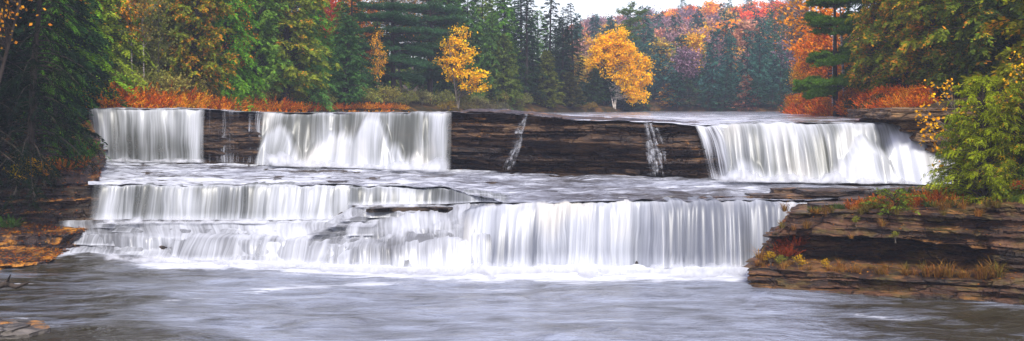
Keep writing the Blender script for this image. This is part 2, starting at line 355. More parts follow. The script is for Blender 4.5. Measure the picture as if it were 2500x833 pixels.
def leftwob(C, S):
    for i in range(1, C.shape[0]):
        C[i, :, 1] += (fbm(S * 6, i * 2.3, 61, 3) - 0.5) * 0.5
        C[i, :, 0] += (fbm(S * 9, i * 3.1, 63, 3) - 0.5) * 0.3 * sstep(1.7, 2.2, S)
        C[i, :, 2] += (fbm(S * 7, i * 4.1, 62, 3) - 0.5) * (0.2 if i > 4 else 0.06 if i > 1 else 0)
    return C
Ssam = np.concatenate([np.linspace(0, 1, 40, endpoint=False), np.linspace(1, 3, 130, endpoint=False), np.linspace(3, 5, 90)])
o, G_LEFT = rocksheet('rock_bank', ST, Ssam, [5, 4, 30, 10, 24, 20, 24, 40, 30], BANKROCK, Strata(14, 0.05, 0.17, 0.26), top=0.06, wob=leftwob)
tag(o, 'black stepped rock bank covered with orange leaves under the dark hemlock', 'rock bank')

# rounded, layered slabs ----------------------------------------------------------
def slab_layers(name, layers, mat, seed, parent=None):
    """layers: (outline [(x,y)...], z0, z1). Rough-edged slabs stacked into one rock."""
    V, Q, n0 = [], [], 0; NS = 160
    for li, (outl, z0, z1) in enumerate(layers):
        P = np.array(outl + outl[:1], float); d = np.r_[0, np.cumsum(np.linalg.norm(np.diff(P, axis=0), axis=1))]
        tt = np.linspace(0, d[-1], NS, endpoint=False); X = np.interp(tt, d, P[:, 0]); Y = np.interp(tt, d, P[:, 1])
        cx, cy = X.mean(), Y.mean()
        k = max(2, int((z1 - z0) / 0.03)); rings = []
        for j in range(k + 1):
            z = z0 + (z1 - z0) * j / k
            r = 1 + (fbm(tt * 1.1, z * 1.2 + li * 9, seed, 3) - .5) * .10 + (fbm(tt * 4, z * 9 + li * 5, seed + 1, 3) - .5) * .06 + (noise2(np.floor(z / .07) * 3.1, tt * .4, seed + 2) - .5) * 0.05
            rings.append((r, z + (fbm(tt * .8, 7, seed + li, 2) - .5) * .05))
        for f in (0.5, 0.8, 0.95): rings.append((rings[k][0] * (1 - f ** 2 * .99), rings[k][1] + (fbm(tt * 2, f * 9, seed + 8, 3) - .5) * .05 + 0.01))
        rings = [(rings[0][0] * .02, rings[0][1])] + rings
        for r, z in rings: V.append(np.stack([cx + (X - cx) * r, cy + (Y - cy) * r, z + 0 * X], -1))
        i = np.arange(len(rings) * NS).reshape(-1, NS) + n0; j = np.roll(i, -1, 1)
        Q.append(np.stack([i[:-1], j[:-1], j[1:], i[1:]], -1).reshape(-1, 4)); n0 += len(rings) * NS
    return mesh_np(name, np.concatenate(V), np.concatenate(Q), mat, parent)
def zat(py, Y): return HC - (py - HY) / F * Y
def xat(px, Y): return (px - 1250) / F * Y
L = []
for i, (yt, yb, pl, Yf) in enumerate(((266, 291, 2182, 36.2), (291, 320, 2222, 36.5), (320, 345, 2242, 36.4), (345, 372, 2268, 36.7), (374, 450, 2290, 36.9))):
    Yf = Yf - (2.2 if i < 4 else 0)
    L.append(([(xat(pl, Yf), Yf + .15), (xat(pl + 120, Yf), Yf), (xat(2700, Yf), Yf - .2), (xat(2760, Yf), 42), (xat(pl + 25, Yf) + .6, 42), (xat(pl, Yf) - .05, Yf + 1.6)], zat(yb, Yf) - 0.012, zat(yt, Yf)))
o = slab_layers('overhanging_rock', L[::-1], CAPROCK, 21)
tag(o, 'tan overhanging rock in stacked slabs at the end of the right upper waterfall', 'rock')
o = slab_layers('rock_slab', [([(-9.98, 20.0), (-8.9, 20.3), (-8.75, 20.9), (-9.2, 21.7), (-10.5, 21.9), (-11.5, 21.5), (-11.4, 20.2)], -.25, .1), ([(-10.3, 20.0), (-9.3, 20.4), (-9.2, 21), (-10.2, 21.6), (-11.5, 21.2), (-11.4, 20.2)], .09, .16)], SLABROCK, 33)
tag(o, 'flat grey wet rock slab in the near corner of the pool, below the leafy bank', 'rock slab')
for k, (px, py, r, zz) in enumerate(((1338, 466, .15, 1.74), (1195, 447, .14, 1.80), (960, 447, .12, 1.82))):
    Y = ground_y(py, zz + .08); x = xat(px, Y)
    o = slab_layers('river_rock', [([(x - r * 2.2, Y), (x - r, Y - r), (x + r * 1.2, Y - r * .8), (x + r * 2, Y + r * .2), (x + r, Y + r), (x - r, Y + r)], zz - .2, zz + .06 + .03 * (k % 2))], DARKROCK, 40 + k)
    tag(o, ('mossy rounded rock breaking the shelf rapids below the bare ledge', 'dark low rock in the shelf rapids above the tumbling cascade', 'small dark rock awash below the foaming mounds')[k], 'rock', 'rocks in the rapids of the shelf')

# ================================================================== WATERFALLS
def gb(px, t, lst):
    v = 0
    for (p, sp, tc, sq, a) in lst: v = v + a * np.exp(-((px - p) / sp) ** 2 - ((t - tc) / sq) ** 2)
    return v
def finish_veil(name, G, S, mat, thick, edge, parent=None):
    nr, nc = G.shape[:2]
    u = np.r_[0, np.cumsum(np.linalg.norm(np.diff(G.mean(0)[:, :2], axis=0), axis=1))][None].repeat(nr, 0)
    v = np.concatenate([np.zeros((1, nc)), np.cumsum(np.linalg.norm(np.diff(G, axis=0), axis=2), 0)], 0)
    return mesh_np(name, G, grid_faces(nr, nc), mat, parent, True, {'thick': thick, 'edge': edge}, np.stack([u, v], -1).reshape(-1, 2))
def edges(S, T, w0, w1, seed):
    a = np.minimum((S - S[0]) / max(w0, 1e-3), 1) if w0 else np.ones(len(S)); b = np.minimum((S[-1] - S) / max(w1, 1e-3), 1) if w1 else np.ones(len(S))
    e = np.clip(np.minimum(a, b), 0, 1)[None]; return np.clip(e * (1 + (1 - e) * 3.2 * (fbm(S[None] / 7.0, T * 1.5, seed + 71, 3) - .45)), 0, 1) + 0 * T
def fall(name, mat, p0, p1, lip, foot, throw, base=0.5, blobs=(), back=0.9, seed=1, lump=0.18, bulge=(), nrow=34, e0=14, e1=14, drift=0.0, fan=0.0, tread=0.0, lead=0.3, foottop=0.25, step=2.6, parent=None, over=0.05):
    """free falling sheet: over the lip, then a parabola down to the foot. lip/foot: px -> (Y, z)"""
    S = np.arange(p0, p1 + .1, step); nc = len(S)
    Yl, zl = lip(S); Yf, zf = foot(S)
    thr = throw * (1 + (fbm(S / 60.0, 3.3, seed, 3) - .5) * 1.3) + .45 * lump * (fbm(S / 18.0, 8.8, seed + 4, 3) - .5)
    Yl = Yl + (fbm(S / 38.0, 1.7, seed + 2, 3) - .5) * 0.3
    k = 7; T = np.concatenate([np.linspace(-1, 0, k, endpoint=False), np.linspace(0, 1, nrow)])[:, None].repeat(nc, 1)
    tp = np.clip(T, 0, 1); tn = np.clip(-T, 0, 1)
    Y = Yl[None] + tn * back - thr[None] * tp ** 0.62 * (1 + .25 * tp)
    B = 0 * T; MK = 0 * T
    for (p, wd, t0, am) in bulge:                       # water thrown outwards over a boulder, a dome widening to the foot
        dm = t0 + (1 - t0) * np.abs((S[None] - p) / wd) ** 1.7 + (fbm(S[None] / 14., T * 2, seed + int(p), 3) - .5) * .16
        m = sstep(dm - .06, dm + .16, T); B = np.maximum(B, am * m * (.5 + .7 * np.clip(T - t0, 0, 1))); MK = np.maximum(MK, m)
    Y = Y - B
    z = zl[None] + over + .03 * tn - (zl - zf)[None] * np.clip(tp, 0, 1) ** 1.35
    z += (fbm(S[None] / 14.0, T * .7, seed + 6, 2) - .5) * .05 * (1 - tp)
    z += ((fbm(S / 30.0, 4.4, seed + 31, 3) - .5) * .16)[None] * (1 - tp)
    px = S[None] + drift * tp + fan * tp ** .8 * np.exp(-(S - S[0]) / 90.0)[None] + (fbm(S[None] / 25., T * 1.2, seed + 33, 3) - .5) * 10 * np.clip(1 - np.minimum(S - S[0], S[-1] - S)[None] / 40., 0, 1)
    X = (px - 1250) / F * Yl[None]
    G = np.stack([X, Y, z], -1)
    th = base + (fbm(S[None] / 90.0, T * .5, seed + 9, 3) - .5) * .8 + gb(S[None], T, blobs) + lead * np.exp(-(T / .10) ** 2) + foottop * sstep(.8, 1, T) + .55 * MK + tread * (T < -.05)
    return finish_veil(name, G, S, mat, th, edges(S, T, e0, e1, seed), parent)
def ulip(S): a = U(S); return a[0], a[1]
def ufoot(S): a = U(S); return a[2], a[3] - .03
VA = veil_mat('thin veil of falling water', 1, 13.0, amin=.6, dark=(.15, .16, .155), contrast=.7, hi=1.15)
VB = veil_mat('full white falling water', 2, 12.0, cream=.3, amin=.62, dark=(.17, .18, .165), contrast=.66, hi=1.1)
VC = veil_mat('wide streaming curtain', 3, 13.0, cream=.5, amin=.75, dark=(.2, .215, .26), contrast=.62, hi=1.1)
VD = veil_mat('cascading water on steps', 4, 11.0, amin=.65, dark=(.2, .205, .22), contrast=.8, hi=1.1)
VT = veil_mat('trickle on rock', 5, 15.0, amin=.0, dark=(.3, .3, .33), contrast=1.1)

o = fall('waterfall', VA, 212, 503, ulip, ufoot, .55, .18, ((480, 18, .5, .8, .5), (330, 60, .2, .3, .25), (240, 30, .5, .6, .15), (420, 40, .7, .5, -.15)), seed=11, e0=24, e1=16, drift=6, fan=34)
tag(o, 'thin grey waterfall at the far end of the upper drop, beside the dark gap', 'waterfall', 'waterfalls of the upper drop')
o = fall('waterfall', VT, 505, 642, ulip, ufoot, .16, -.12, ((548, 7, .4, .6, .3), (612, 6, .6, .6, .4), (634, 8, .5, .8, .45)), seed=12, e0=6, e1=6, lead=.15, foottop=.2)
tag(o, 'faint trickles of water over the dark gap between two upper waterfalls', 'waterfall', 'waterfalls of the upper drop')
mid = fall('waterfall', VB, 636, 1104, ulip, ufoot, .8, .22, ((1068, 22, .4, .8, .45), (1010, 45, .6, .5, -.3), (800, 80, .2, .3, -.25), (700, 40, .1, .2, .2), (940, 50, .1, .3, .2)), seed=13, lump=.25, e0=22, e1=20, bulge=((690, 62, .30, .4), (835, 95, .45, .7), (775, 70, .82, .4), (912, 62, .06, .5), (962, 52, .60, .45), (1015, 40, .80, .3)))
tag(mid, 'white upper waterfall with foaming mounds at its foot, left of the bare brown ledge', 'waterfall', 'waterfalls of the upper drop')
right = fall('waterfall', VB, 1752, 2330, ulip, ufoot, .85, .4, ((1900, 80, .1, .3, .35), (2200, 40, .4, .5, .3), (1990, 35, .7, .35, -.35), (2130, 30, .8, .3, -.3), (1880, 30, .7, .4, -.2), (2050, 30, .9, .3, .3)), seed=14, lump=.25, e0=24, e1=4, bulge=((2100, 75, .36, .45), (2200, 85, .10, .3), (2040, 60, .72, .35), (1805, 52, .68, .3), (1905, 70, .85, .2)))
tag(right, 'broad white upper waterfall ending at the tan overhanging rock', 'waterfall', 'waterfalls of the upper drop')

# mounds of foaming water over hidden boulders at the feet
def mound(name, cx, cy, rows, w0, w1, Y0, bulge, mat, parent, seed, base=.8, skew=0):
    """water fanning out over a boulder: from its top row to the foot, widening from w0 to w1 (px)"""
    nr, nc = 26, 40; t = np.linspace(0, 1, nr)[:, None]; a = np.linspace(-1, 1, nc)[None]
    w = w0 + (w1 - w0) * t ** .75; px = cx + skew * t + a * w + (fbm(a * 3, t * 2, seed, 3) - .5) * w * .3
    arch = 1 - .85 * np.abs(a) ** 2.2
    py = cy + (rows - cy) * (t ** 1.25 * arch + (1 - arch) * (.25 + .75 * t))
    Y = Y0 - bulge * (t ** .7) * (1 - .6 * a ** 2) + (fbm(a * 4, t * 3, seed + 1, 3) - .5) * .22
    G = np.stack([(px - 1250) / F * Y0, Y, HC - (py - HY) / F * Y0], -1)
    th = base + (fbm(a * 4 + 9, t * 2, seed + 2, 3) - .5) * .5 + 0 * a
    ed = np.clip((1 - np.abs(a)) * 3, 0, 1) * np.clip(t * 5 + .1, 0, 1) + 0 * t
    return finish_veil(name, G, np.arange(nc), mat, th, ed, parent)
VM = veil_mat('churning foam', 6, 2.2, amin=.0, dark=(.5, .5, .54), contrast=.45)
for i, q in enumerate(() and ((695, 312, 400, 22, 58, 41.4, .5), (835, 332, 404, 28, 120, 40.9, .9), (905, 292, 405, 26, 70, 40.9, .8), (970, 358, 412, 16, 52, 40.0, .6), (1030, 300, 412, 10, 30, 39.6, .3), (760, 375, 402, 30, 90, 40.8, .5))):
    mound('foam_mound', *q[:5], q[5], q[6], VM, mid, 70 + i, base=.72)
for i, q in enumerate(() and ((2110, 352, 443, 22, 95, 35.0, .5), (2195, 330, 445, 22, 60, 35.0, .5), (2040, 400, 443, 26, 70, 34.9, .3), (1810, 400, 441, 20, 60, 35.0, .3))):
    mound('foam_mound', *q[:5], q[5], q[6], VM, right, 80 + i, base=.6)

# trickles stepping down the bare ledge: thin strands that bounce from layer to layer
def trickle(pts, n, seed, base, label):
    P = np.array(pts, float); r = np.random.default_rng(seed); q = np.linspace(0, 1, len(P)); c = np.interp(.5, q, P[:, 0]); Yl, zl, Yf, zf = U(c)
    E = empty('waterfall', (xat(c, Yf), float(Yf), float(zf))); tag(E, label, 'waterfall', 'waterfalls of the upper drop')
    t = np.linspace(0, 1, 70); S = np.linspace(-1, 1, 9)
    for k in range(n):
        off = r.uniform(-1, 1); t0 = 0 if k < n * .6 else r.uniform(.15, .6); t1 = 1 if r.random() < .6 else r.uniform(.6, 1); tt = t0 + (t1 - t0) * t
        kx = 1 + .25 * (noise2(np.floor(tt * 6 + k * .37) * 1.7, k * 3.1, seed) - .5)
        px = np.interp(tt, q, P[:, 0]) + off * np.interp(tt, q, P[:, 2]) * kx + (fbm(tt * 5, k * 2.2, seed + 1, 3) - .5) * 9
        hw = r.uniform(2.2, 5.5) * (.8 + .8 * fbm(tt * 6, k * 1.3, seed + 2, 2)); saw = (tt * 6 + k * .37) % 1.0
        Y = Yl + .02 - .34 * tt - .12 * sstep(0, .35, saw); z = zl + .05 - (zl - zf) * tt
        PX = px[:, None] + S[None] * hw[:, None]
        G = np.stack([(PX - 1250) / F * Y[:, None], Y[:, None] - .03 * (1 - S[None] ** 2), z[:, None] + 0 * PX], -1)
        th = base + .3 * np.exp(-((saw - .1) / .18) ** 2)[:, None] + (fbm(tt * 9, k * 4.1, seed + 4, 3) - .5)[:, None] * 1.0 + 0 * PX
        ed = ((1 - np.abs(S)) ** .8)[None] * (np.clip(np.minimum(t, 1 - t) * 8 + (.5 if t0 == 0 else 0), 0, 1) * np.clip(fbm(tt * 5, k * 7.7, seed + 6, 3) * 2.6 - .55, .1, 1))[:, None]
        finish_veil('strand', G, S, VT, th, ed, E)
trickle([(1280, 281, 6), (1268, 310, 8), (1258, 350, 12), (1243, 385, 14), (1232, 420, 15)], 8, 21, .1, 'narrow stepped trickle running down the bare brown ledge, beside its dark undercut')
trickle([(1583, 302, 17), (1590, 335, 20), (1598, 360, 24), (1603, 395, 26), (1608, 432, 28)], 15, 23, .1, 'wider stepped trickle running down the bare brown ledge in white strands')
o = fall('waterfall', VT, 1696, 1778, ulip, ufoot, .5, .32, ((1710, 12, .1, .3, .4), (1745, 14, .7, .5, .5)), seed=16, e0=14, e1=6, drift=38, lump=.3, foottop=.35, base=.35) if False else fall('waterfall', VT, 1692, 1790, ulip, ufoot, .5, .36, ((1712, 14, .15, .4, .4), (1752, 16, .6, .5, .4)), seed=16, e0=14, e1=8, drift=34, lump=.3, foottop=.35)
tag(o, 'small slanting cascade where the bare ledge meets the broad white waterfall', 'waterfall', 'waterfalls of the upper drop')

# ------------------------------------------------------------ lower drop
def bedq(i):
    xs = np.array([b[0] for b in BED]); zs = np.array([b[1][i][0] for b in BED]); ys = np.array([b[1][i][1] for b in BED])
    return lambda S: (np.interp(S, xs, ys), np.interp(S, xs, zs))
o = fall('waterfall', VA, 226, 868, lambda S: (34.05 - .2 * sstep(300, 800, S), 1.83 + 0 * S), lambda S: (33.5 + 0 * S, .80 + .05 * sstep(600, 850, S)), .35, .22,
         ((720, 110, .4, .9, .6), (840, 30, .5, .9, .3), (330, 60, .5, .6, -.12), (560, 60, .6, .6, -.05)), seed=31, lump=.16, e0=34, e1=8, foottop=.35, lead=.4)
tag(o, 'long grey waterfall curtain of the lower drop, beside the black stepped rock bank', 'waterfall', 'waterfalls of the lower drop')
o = fall('waterfall', VA, 846, 1246, lambda S: (np.interp(S, [850, 1060, 1095, 1150, 1246], [33.65, 33.45, 33.2, 32.1, 30.75]), np.interp(S, [850, 1100, 1150, 1246], [1.81, 1.79, 1.75, 1.70])), lambda S: (np.interp(S, [850, 1060, 1095, 1150, 1246], [33.3, 33.2, 32.95, 31.85, 30.6]), np.interp(S, [850, 1090, 1150, 1246], [1.28, 1.34, 1.5, 1.63])), .25, .3,
         ((905, 25, .6, .6, -.2), (1060, 35, .6, .6, -.25), (985, 22, .5, .7, .3)), seed=32, lump=.14, e0=6, e1=20, foottop=.4, lead=.35, nrow=22)
tag(o, 'short waterfall above the thin dark rock line in the middle of the lower drop', 'waterfall', 'waterfalls of the lower drop')
def blobnoise(S, T, sx, st_, seed): return fbm(S[None] / sx, T * st_, seed, 4) - .5
# stepped cascades laid over the bed: the same stations, lifted by the water's depth
def cascade(parent, p0, p1, idx, seed, base, blobs, mat, rows=14, lift=.1, e0=20, e1=20, zj=.10, yj=.5, step=2.6, foot_out=.22):
    S = np.arange(p0, p1 + .1, step); k = len(idx)
    C = np.empty((k, len(S), 3))
    for j, i in enumerate(idx):
        Yq, zq = bedq(i)(S)
        blk = np.floor(S / 34.0 + 2.2 * fbm(S / 90.0, i, seed + 3, 2))
        Yq = Yq + (fbm(S / 40.0, i * 3.1, seed, 3) - .5) * yj + (noise2(blk, i * 1.7, seed + 5) - .5) * yj * .7
        zq = zq + ((fbm(S / 36.0, i * 5.3, seed + 1, 3) - .5) * zj + (noise2(blk, i * 2.9, seed + 6) - .5) * zj) * (1 if 0 < j else 0)
        if j == 0: Yq = Yq - foot_out; zq = zq * 0 + (bedq(idx[0])(S)[1] if idx[0] > 1 else 0) - .02
        C[j] = np.stack([(S - 1250) / F * bedq(i)(S)[0], Yq + .14, zq + (lift if j else 0)], -1)
    for j in range(1, k): C[j, :, 1] = np.maximum(C[j, :, 1], C[j - 1, :, 1] + .05)
    G = []
    for j in range(k - 1, 0, -1):                        # from the top down
        tt = np.linspace(0, 1, rows, endpoint=False)[:, None, None]
        steep = (C[j, :, 2] - C[j - 1, :, 2]) > .16
        cy = np.where(steep[None], (tt[..., 0]) ** .6, tt[..., 0]); cz = np.where(steep[None], tt[..., 0] ** 1.5, tt[..., 0])
        g = C[j][None] * (1 - tt) + C[j - 1][None] * tt
        g[..., 1] = C[j][None, :, 1] * (1 - cy) + C[j - 1][None, :, 1] * cy
        g[..., 2] = C[j][None, :, 2] * (1 - cz) + C[j - 1][None, :, 2] * cz
        G.append(g)
    G.append(C[0][None]); G = np.concatenate(G, 0)
    G[1:-1] = .25 * G[:-2] + .5 * G[1:-1] + .25 * G[2:]
    nr = G.shape[0]; T = np.linspace(0, 1, nr)[:, None].repeat(len(S), 1)
    dz = np.abs(np.gradient(G[..., 2], axis=0)) / (np.linalg.norm(np.gradient(G, axis=0), axis=-1) + 1e-6)
    G[..., 1] += (fbm(S[None] / 9.0, T * 3, seed + 8, 3) - .5) * .16 * dz
    th = base + blobnoise(S, T, 70, 3.0, seed + 2) * .9 + gb(S[None], T, blobs) + .28 * (1 - dz) + .3 * sstep(.88, 1, T)
    return finish_veil('sheet', G, S, mat, th, edges(S, T, e0, e1, seed), parent)
def lin(*pts):
    P = np.array(pts, float); return lambda S: np.interp(S, P[:, 0], P[:, 1])
def tiers(label, base, items, seed0):
    """a cascade of several small falls, one below the other: (px from, px to, lip row, lip depth, drop to z, throw, base, tread)"""
    E = empty('waterfall', base); tag(E, label, 'waterfall', 'waterfalls of the lower drop')
    for i, (p0, p1, row, Yd, zf, thr, bs, bk, e0, e1) in enumerate(items):
        rw, yd, zz = (lin(*q) if hasattr(q, '__len__') else (lambda S, q=q: q + 0. * S) for q in (row, Yd, zf))
        jz = lambda S, i=i: (fbm(S / 30.0, i * 3.7, seed0 + i, 3) - .5) * .10
        fall('tier', VD, p0, p1, lambda S: (yd(S), HC - (rw(S) - HY) / F * yd(S) - .05 + jz(S)), lambda S: (yd(S) - .2, zz(S) - .02), thr, bs, (), back=bk, seed=seed0 + 7 * i, lump=.12, nrow=16 if i else 22, e0=e0, e1=e1, foottop=.35, lead=.35, tread=.35, parent=E, over=.03)
    return E
EL = tiers('low two-step cascade spilling into the pool beside the orange leaf ledges', (xat(420, 31.6), 31.6, 0), [
    (225, 830, ((225, 548), (500, 550), (830, 556)), ((225, 33.5), (830, 32.7)), .64, .2, .5, .6, 26, 16),
    (262, 800, ((262, 557), (800, 562)), ((262, 33.1), (800, 32.0)), .56, .2, .42, .5, 30, 20),
    (142, 445, ((142, 568), (300, 568), (445, 574)), ((142, 33.2), (445, 32.2)), .2, .25, .3, 1.3, 18, 30),
    (128, 455, ((128, 604), (455, 606)), ((128, 32.7), (455, 31.8)), 0, .2, .45, .5, 24, 30),
    (418, 660, ((418, 575), (660, 573)), ((418, 32.0), (660, 31.5)), 0, .75, .42, 1.2, 20, 30),
    (630, 815, ((630, 577), (815, 588)), ((630, 31.5), (815, 30.9)), 0, .7, .68, 1.6, 24, 20)], 141)
rk = np.random.default_rng(12); items = []
for (row0, Yd, zf, p0, p1, bs, thr) in ((520, 32.15, 1.02, 835, 1175, .38, .18), (537, 31.75, .86, 800, 1190, .5, .2), (553, 31.4, .66, 765, 1190, .5, .25), (572, 31.0, .42, 765, 1200, .5, .3)):
    px = p0
    while px < p1:
        wd = rk.uniform(45, 95); items.append((px - 10, px + wd + 10, row0 + rk.uniform(-7, 7) + (6 if px < 850 else 0), Yd + rk.uniform(-.25, .2), zf + rk.uniform(-.06, .06), thr * rk.uniform(.7, 1.5), bs + rk.uniform(-.25, .25), .6, 12, 12)); px += wd
for (a_, b_, r_, y_, bs) in ((770, 835, 592, 30.8, .62), (818, 945, 590, 30.7, .55), (925, 1010, 578, 30.6, .32), (985, 1085, 572, 30.5, .2), (1060, 1135, 566, 30.4, .42), (1105, 1190, 548, 30.4, .5), (1150, 1240, 528, 30.4, .6)):
    items.append((a_, b_, r_, y_, 0, .62, bs, .9, 14, 14))
EM = tiers('tumbling many-stepped white cascade between the two curtains of the lower drop', (xat(1000, 30.5), 30.5, 0), items, 171)
cascade(EL, 140, 884, [1, 2, 3, 4, 5, 6], 41, .34, ((740, 130, .6, .7, .5),), VD, e0=26, e1=30, zj=.04, yj=.2, lift=.0, foot_out=.3)
cascade(EM, 790, 1215, [1, 2, 3, 4, 5, 6], 43, .5, ((960, 50, .85, .2, -.25), (1060, 50, .75, .4, -.2)), VD, e0=24, e1=30, zj=.12, yj=.4, lift=.0, foot_out=.3)
o = fall('waterfall', VC, 1120, 1985, lambda S: bedq(4)(S), lambda S: (bedq(1)(S)[0], 0 * S - .03), .72, .3,
         ((1190, 28, .3, .5, .5), (1340, 150, .5, 1.2, .32), (1237, 20, .7, .35, -.5), (1450, 60, .5, .9, .28), (1580, 40, .6, .6, -.15), (1760, 110, .6, .6, -.2), (1920, 30, .3, .5, .25), (1310, 12, .7, .3, -.3), (1120, 20, .8, .3, -.1)),
         seed=51, lump=.34, nrow=48, e0=30, e1=6, foottop=.3, lead=.25, back=1.1, drift=-10)
tag(o, 'widest smooth white curtain of the lower drop, ending at the red brown outcrop', 'waterfall', 'waterfalls of the lower drop')

# ================================================================== WATER SURFACES
# pool
xs = np.concatenate([np.linspace(-60, -14, 60, endpoint=False), np.linspace(-14, 14, 300, endpoint=False), np.linspace(14, 60, 60)])
ys = np.concatenate([np.linspace(-12, 17, 40, endpoint=False), np.linspace(17, 34.5, 260)])
X, Y = np.meshgrid(xs, ys); PX = X / np.maximum(Y, 5) * F + 1250; PY = HY + HC / np.maximum(Y, 5) * F
footY, _ = bedq(1)(np.clip(PX, 90, 2400)); dfoot = footY - .55 - Y
near = np.clip(1 - dfoot / (.9 + 4.4 * fbm(X * .3, Y * .3, 5, 4) ** 1.3), 0, 1)
wx = X + 1.8 * (fbm(X * .25, Y * .35, 6, 3) - .5)
edge_l = sstep(180, 560, PX - (PY - 650) * .4 + 60 * (fbm(X * .5, Y, 8, 2) - .5)); edge_r = 1 - sstep(1780, 2000, PX + 80 * (fbm(X * .5, Y, 9, 2) - .5) - (PY - 690) * 1.3)
foam = 1.7 * near * np.clip(.3 + .7 * sstep(300, 480, PX), 0, 1) * (1 - .9 * sstep(1850, 1880, PX))
def streak(px0, py0, px1, py1, w, a):
    """a ribbon of froth drifting on the pool between two places"""
    A = np.array([(px0 - 1250) / F * (HC * F / (py0 - HY)), HC * F / (py0 - HY)]); B = np.array([(px1 - 1250) / F * (HC * F / (py1 - HY)), HC * F / (py1 - HY)])
    d = B - A; XX = X + 1.6 * (fbm(X * .5, Y * .9, 18, 3) - .5); YY = Y + 1.1 * (fbm(X * .45 + 7, Y * .5, 19, 3) - .5); t = np.clip(((XX - A[0]) * d[0] + (YY - A[1]) * d[1]) / (d @ d), 0, 1)
    r = np.hypot((XX - A[0] - t * d[0]) * .6, (YY - A[1] - t * d[1])); w2 = w * (.7 + 1.3 * fbm(X * .8, Y * .5, 15, 2))
    return 1.05 * a * np.exp(-(r / w2) ** 2)
for q in ((640, 712, 930, 688, .34, .62), (800, 668, 930, 690, .3, .5), (420, 650, 820, 655, .35, .4), (1100, 690, 1250, 705, .25, .3), (1500, 672, 1800, 690, .4, .45), (440, 730, 480, 728, .16, .5),
          (300, 775, 620, 745, .3, .22), (1400, 770, 1900, 752, .3, .2), (2030, 715, 2140, 722, .12, .45), (2200, 735, 2300, 742, .1, .38), (1900, 742, 2150, 778, .22, .33), (2150, 790, 2400, 800, .2, .25),
          (20, 695, 80, 694, .05, .75), (0, 770, 110, 790, .1, .55), (110, 790, 240, 800, .1, .35), (60, 628, 90, 627, .05, .7)):
    foam = np.maximum(foam, streak(*q))
aer_sky = .62 * edge_l * (.35 + .65 * edge_r) + .10 - .25 * sstep(1900, 2300, PX) - .3 * sstep(770, 830, PY) * (1 - sstep(500, 900, PX)) * .8
fl = (fbm(wx * .55, Y * 1.5, 31, 4) - .5); Z = fl * .13 + .02 * (fbm(wx * 1.6, Y * 4, 33, 3) - .5) + .05 * near * fbm(X * 2, Y * 3, 35, 3)
Z *= sstep(-10, 15, Y)
POOL = water_mat('milky sky-toned pool water', (.036, .031, .018), sx=.36, sy=.95, aer_sky=(.28, .31, .39), rough=.14, bumps=1.0)
o = mesh_np('pool_water', np.stack([X, Y, Z], -1), grid_faces(*X.shape), POOL, None, True, {'foam': foam, 'aer_sky': aer_sky}); struct(o)

# water of the shelf between the two drops
def lipY(S): 
    a = np.interp(S, [90, 226, 300, 850, 1090, 1110, 1150, 1230, 1400, 1620, 1985, 2420], [34.6, 34.3, 34.15, 34.0, 33.35, 32.9, 32.0, 30.6, 30.4, 30.35, 30.5, 31.5])
    return a
S = np.arange(215, 2331, 3.0); t = np.linspace(0, 1, 110)[:, None]
Yl, zl, Yf, zf = U(S); y0 = lipY(S) - .12
z0 = np.interp(S, [215, 850, 1090, 1150, 1230, 1620, 1985, 2060, 2330], [1.88, 1.88, 1.84, 1.75, 1.66, 1.72, 1.69, 1.72, 1.8])
Y = y0[None] + (Yf + .5 - y0)[None] * t; Xs = (S - 1250)[None] / F * Y
rap = 1 - sstep(700, 1300, S)[None]
stp = fbm(Xs * .35, Y * .9, 71, 3) * 1.2 + t * 5
z = z0[None] + (zf - z0)[None] * (.55 * t + .45 * (np.floor(stp) + sstep(.25, .75, stp % 1)) / 6.0).clip(0, 1)
z += (fbm(Xs * 1.1, Y * 2.2, 73, 4) - .5) * .15 + (fbm(Xs * 3.3, Y * 5, 74, 3) - .5) * .05
foot = sstep(.80, .97, t + .1 * (fbm(S[None] / 60, t, 75, 2) - .5)) * np.clip(sstep(210, 260, S) - sstep(1090, 1140, S) + sstep(1700, 1770, S), 0, 1)[None]
foam = .6 * foot + .47 + .30 * np.exp(-((t - .10) / .24) ** 2) * (rap * .9) + .12 * rap - .12 * sstep(600, 760, S)[None] * (1 - sstep(800, 1000, S))[None] + .1 * np.gradient(z, axis=0) * -40
calm = sstep(1250, 1400, S)[None] * (1 - sstep(1750, 1900, S))[None] * np.exp(-((t - .1) / .25) ** 2)
foam = foam - .15 * calm - .3 * sstep(1880, 2000, S)[None] * (1 - foot)
aer_sky = .62 + .25 * foot - .25 * calm - .25 * sstep(1880, 2050, S)[None] * (1 - foot) + 0 * t
SHELF = water_mat('rushing shelf water', (.05, .04, .032), sx=.4, sy=1.0, aer_sky=(.37, .39, .47), rough=.2, bumps=1.0)
o = mesh_np('shelf_water', np.stack([Xs, Y, z], -1), grid_faces(*Y.shape), SHELF, None, True, {'foam': foam, 'aer_sky': aer_sky}); struct(o)

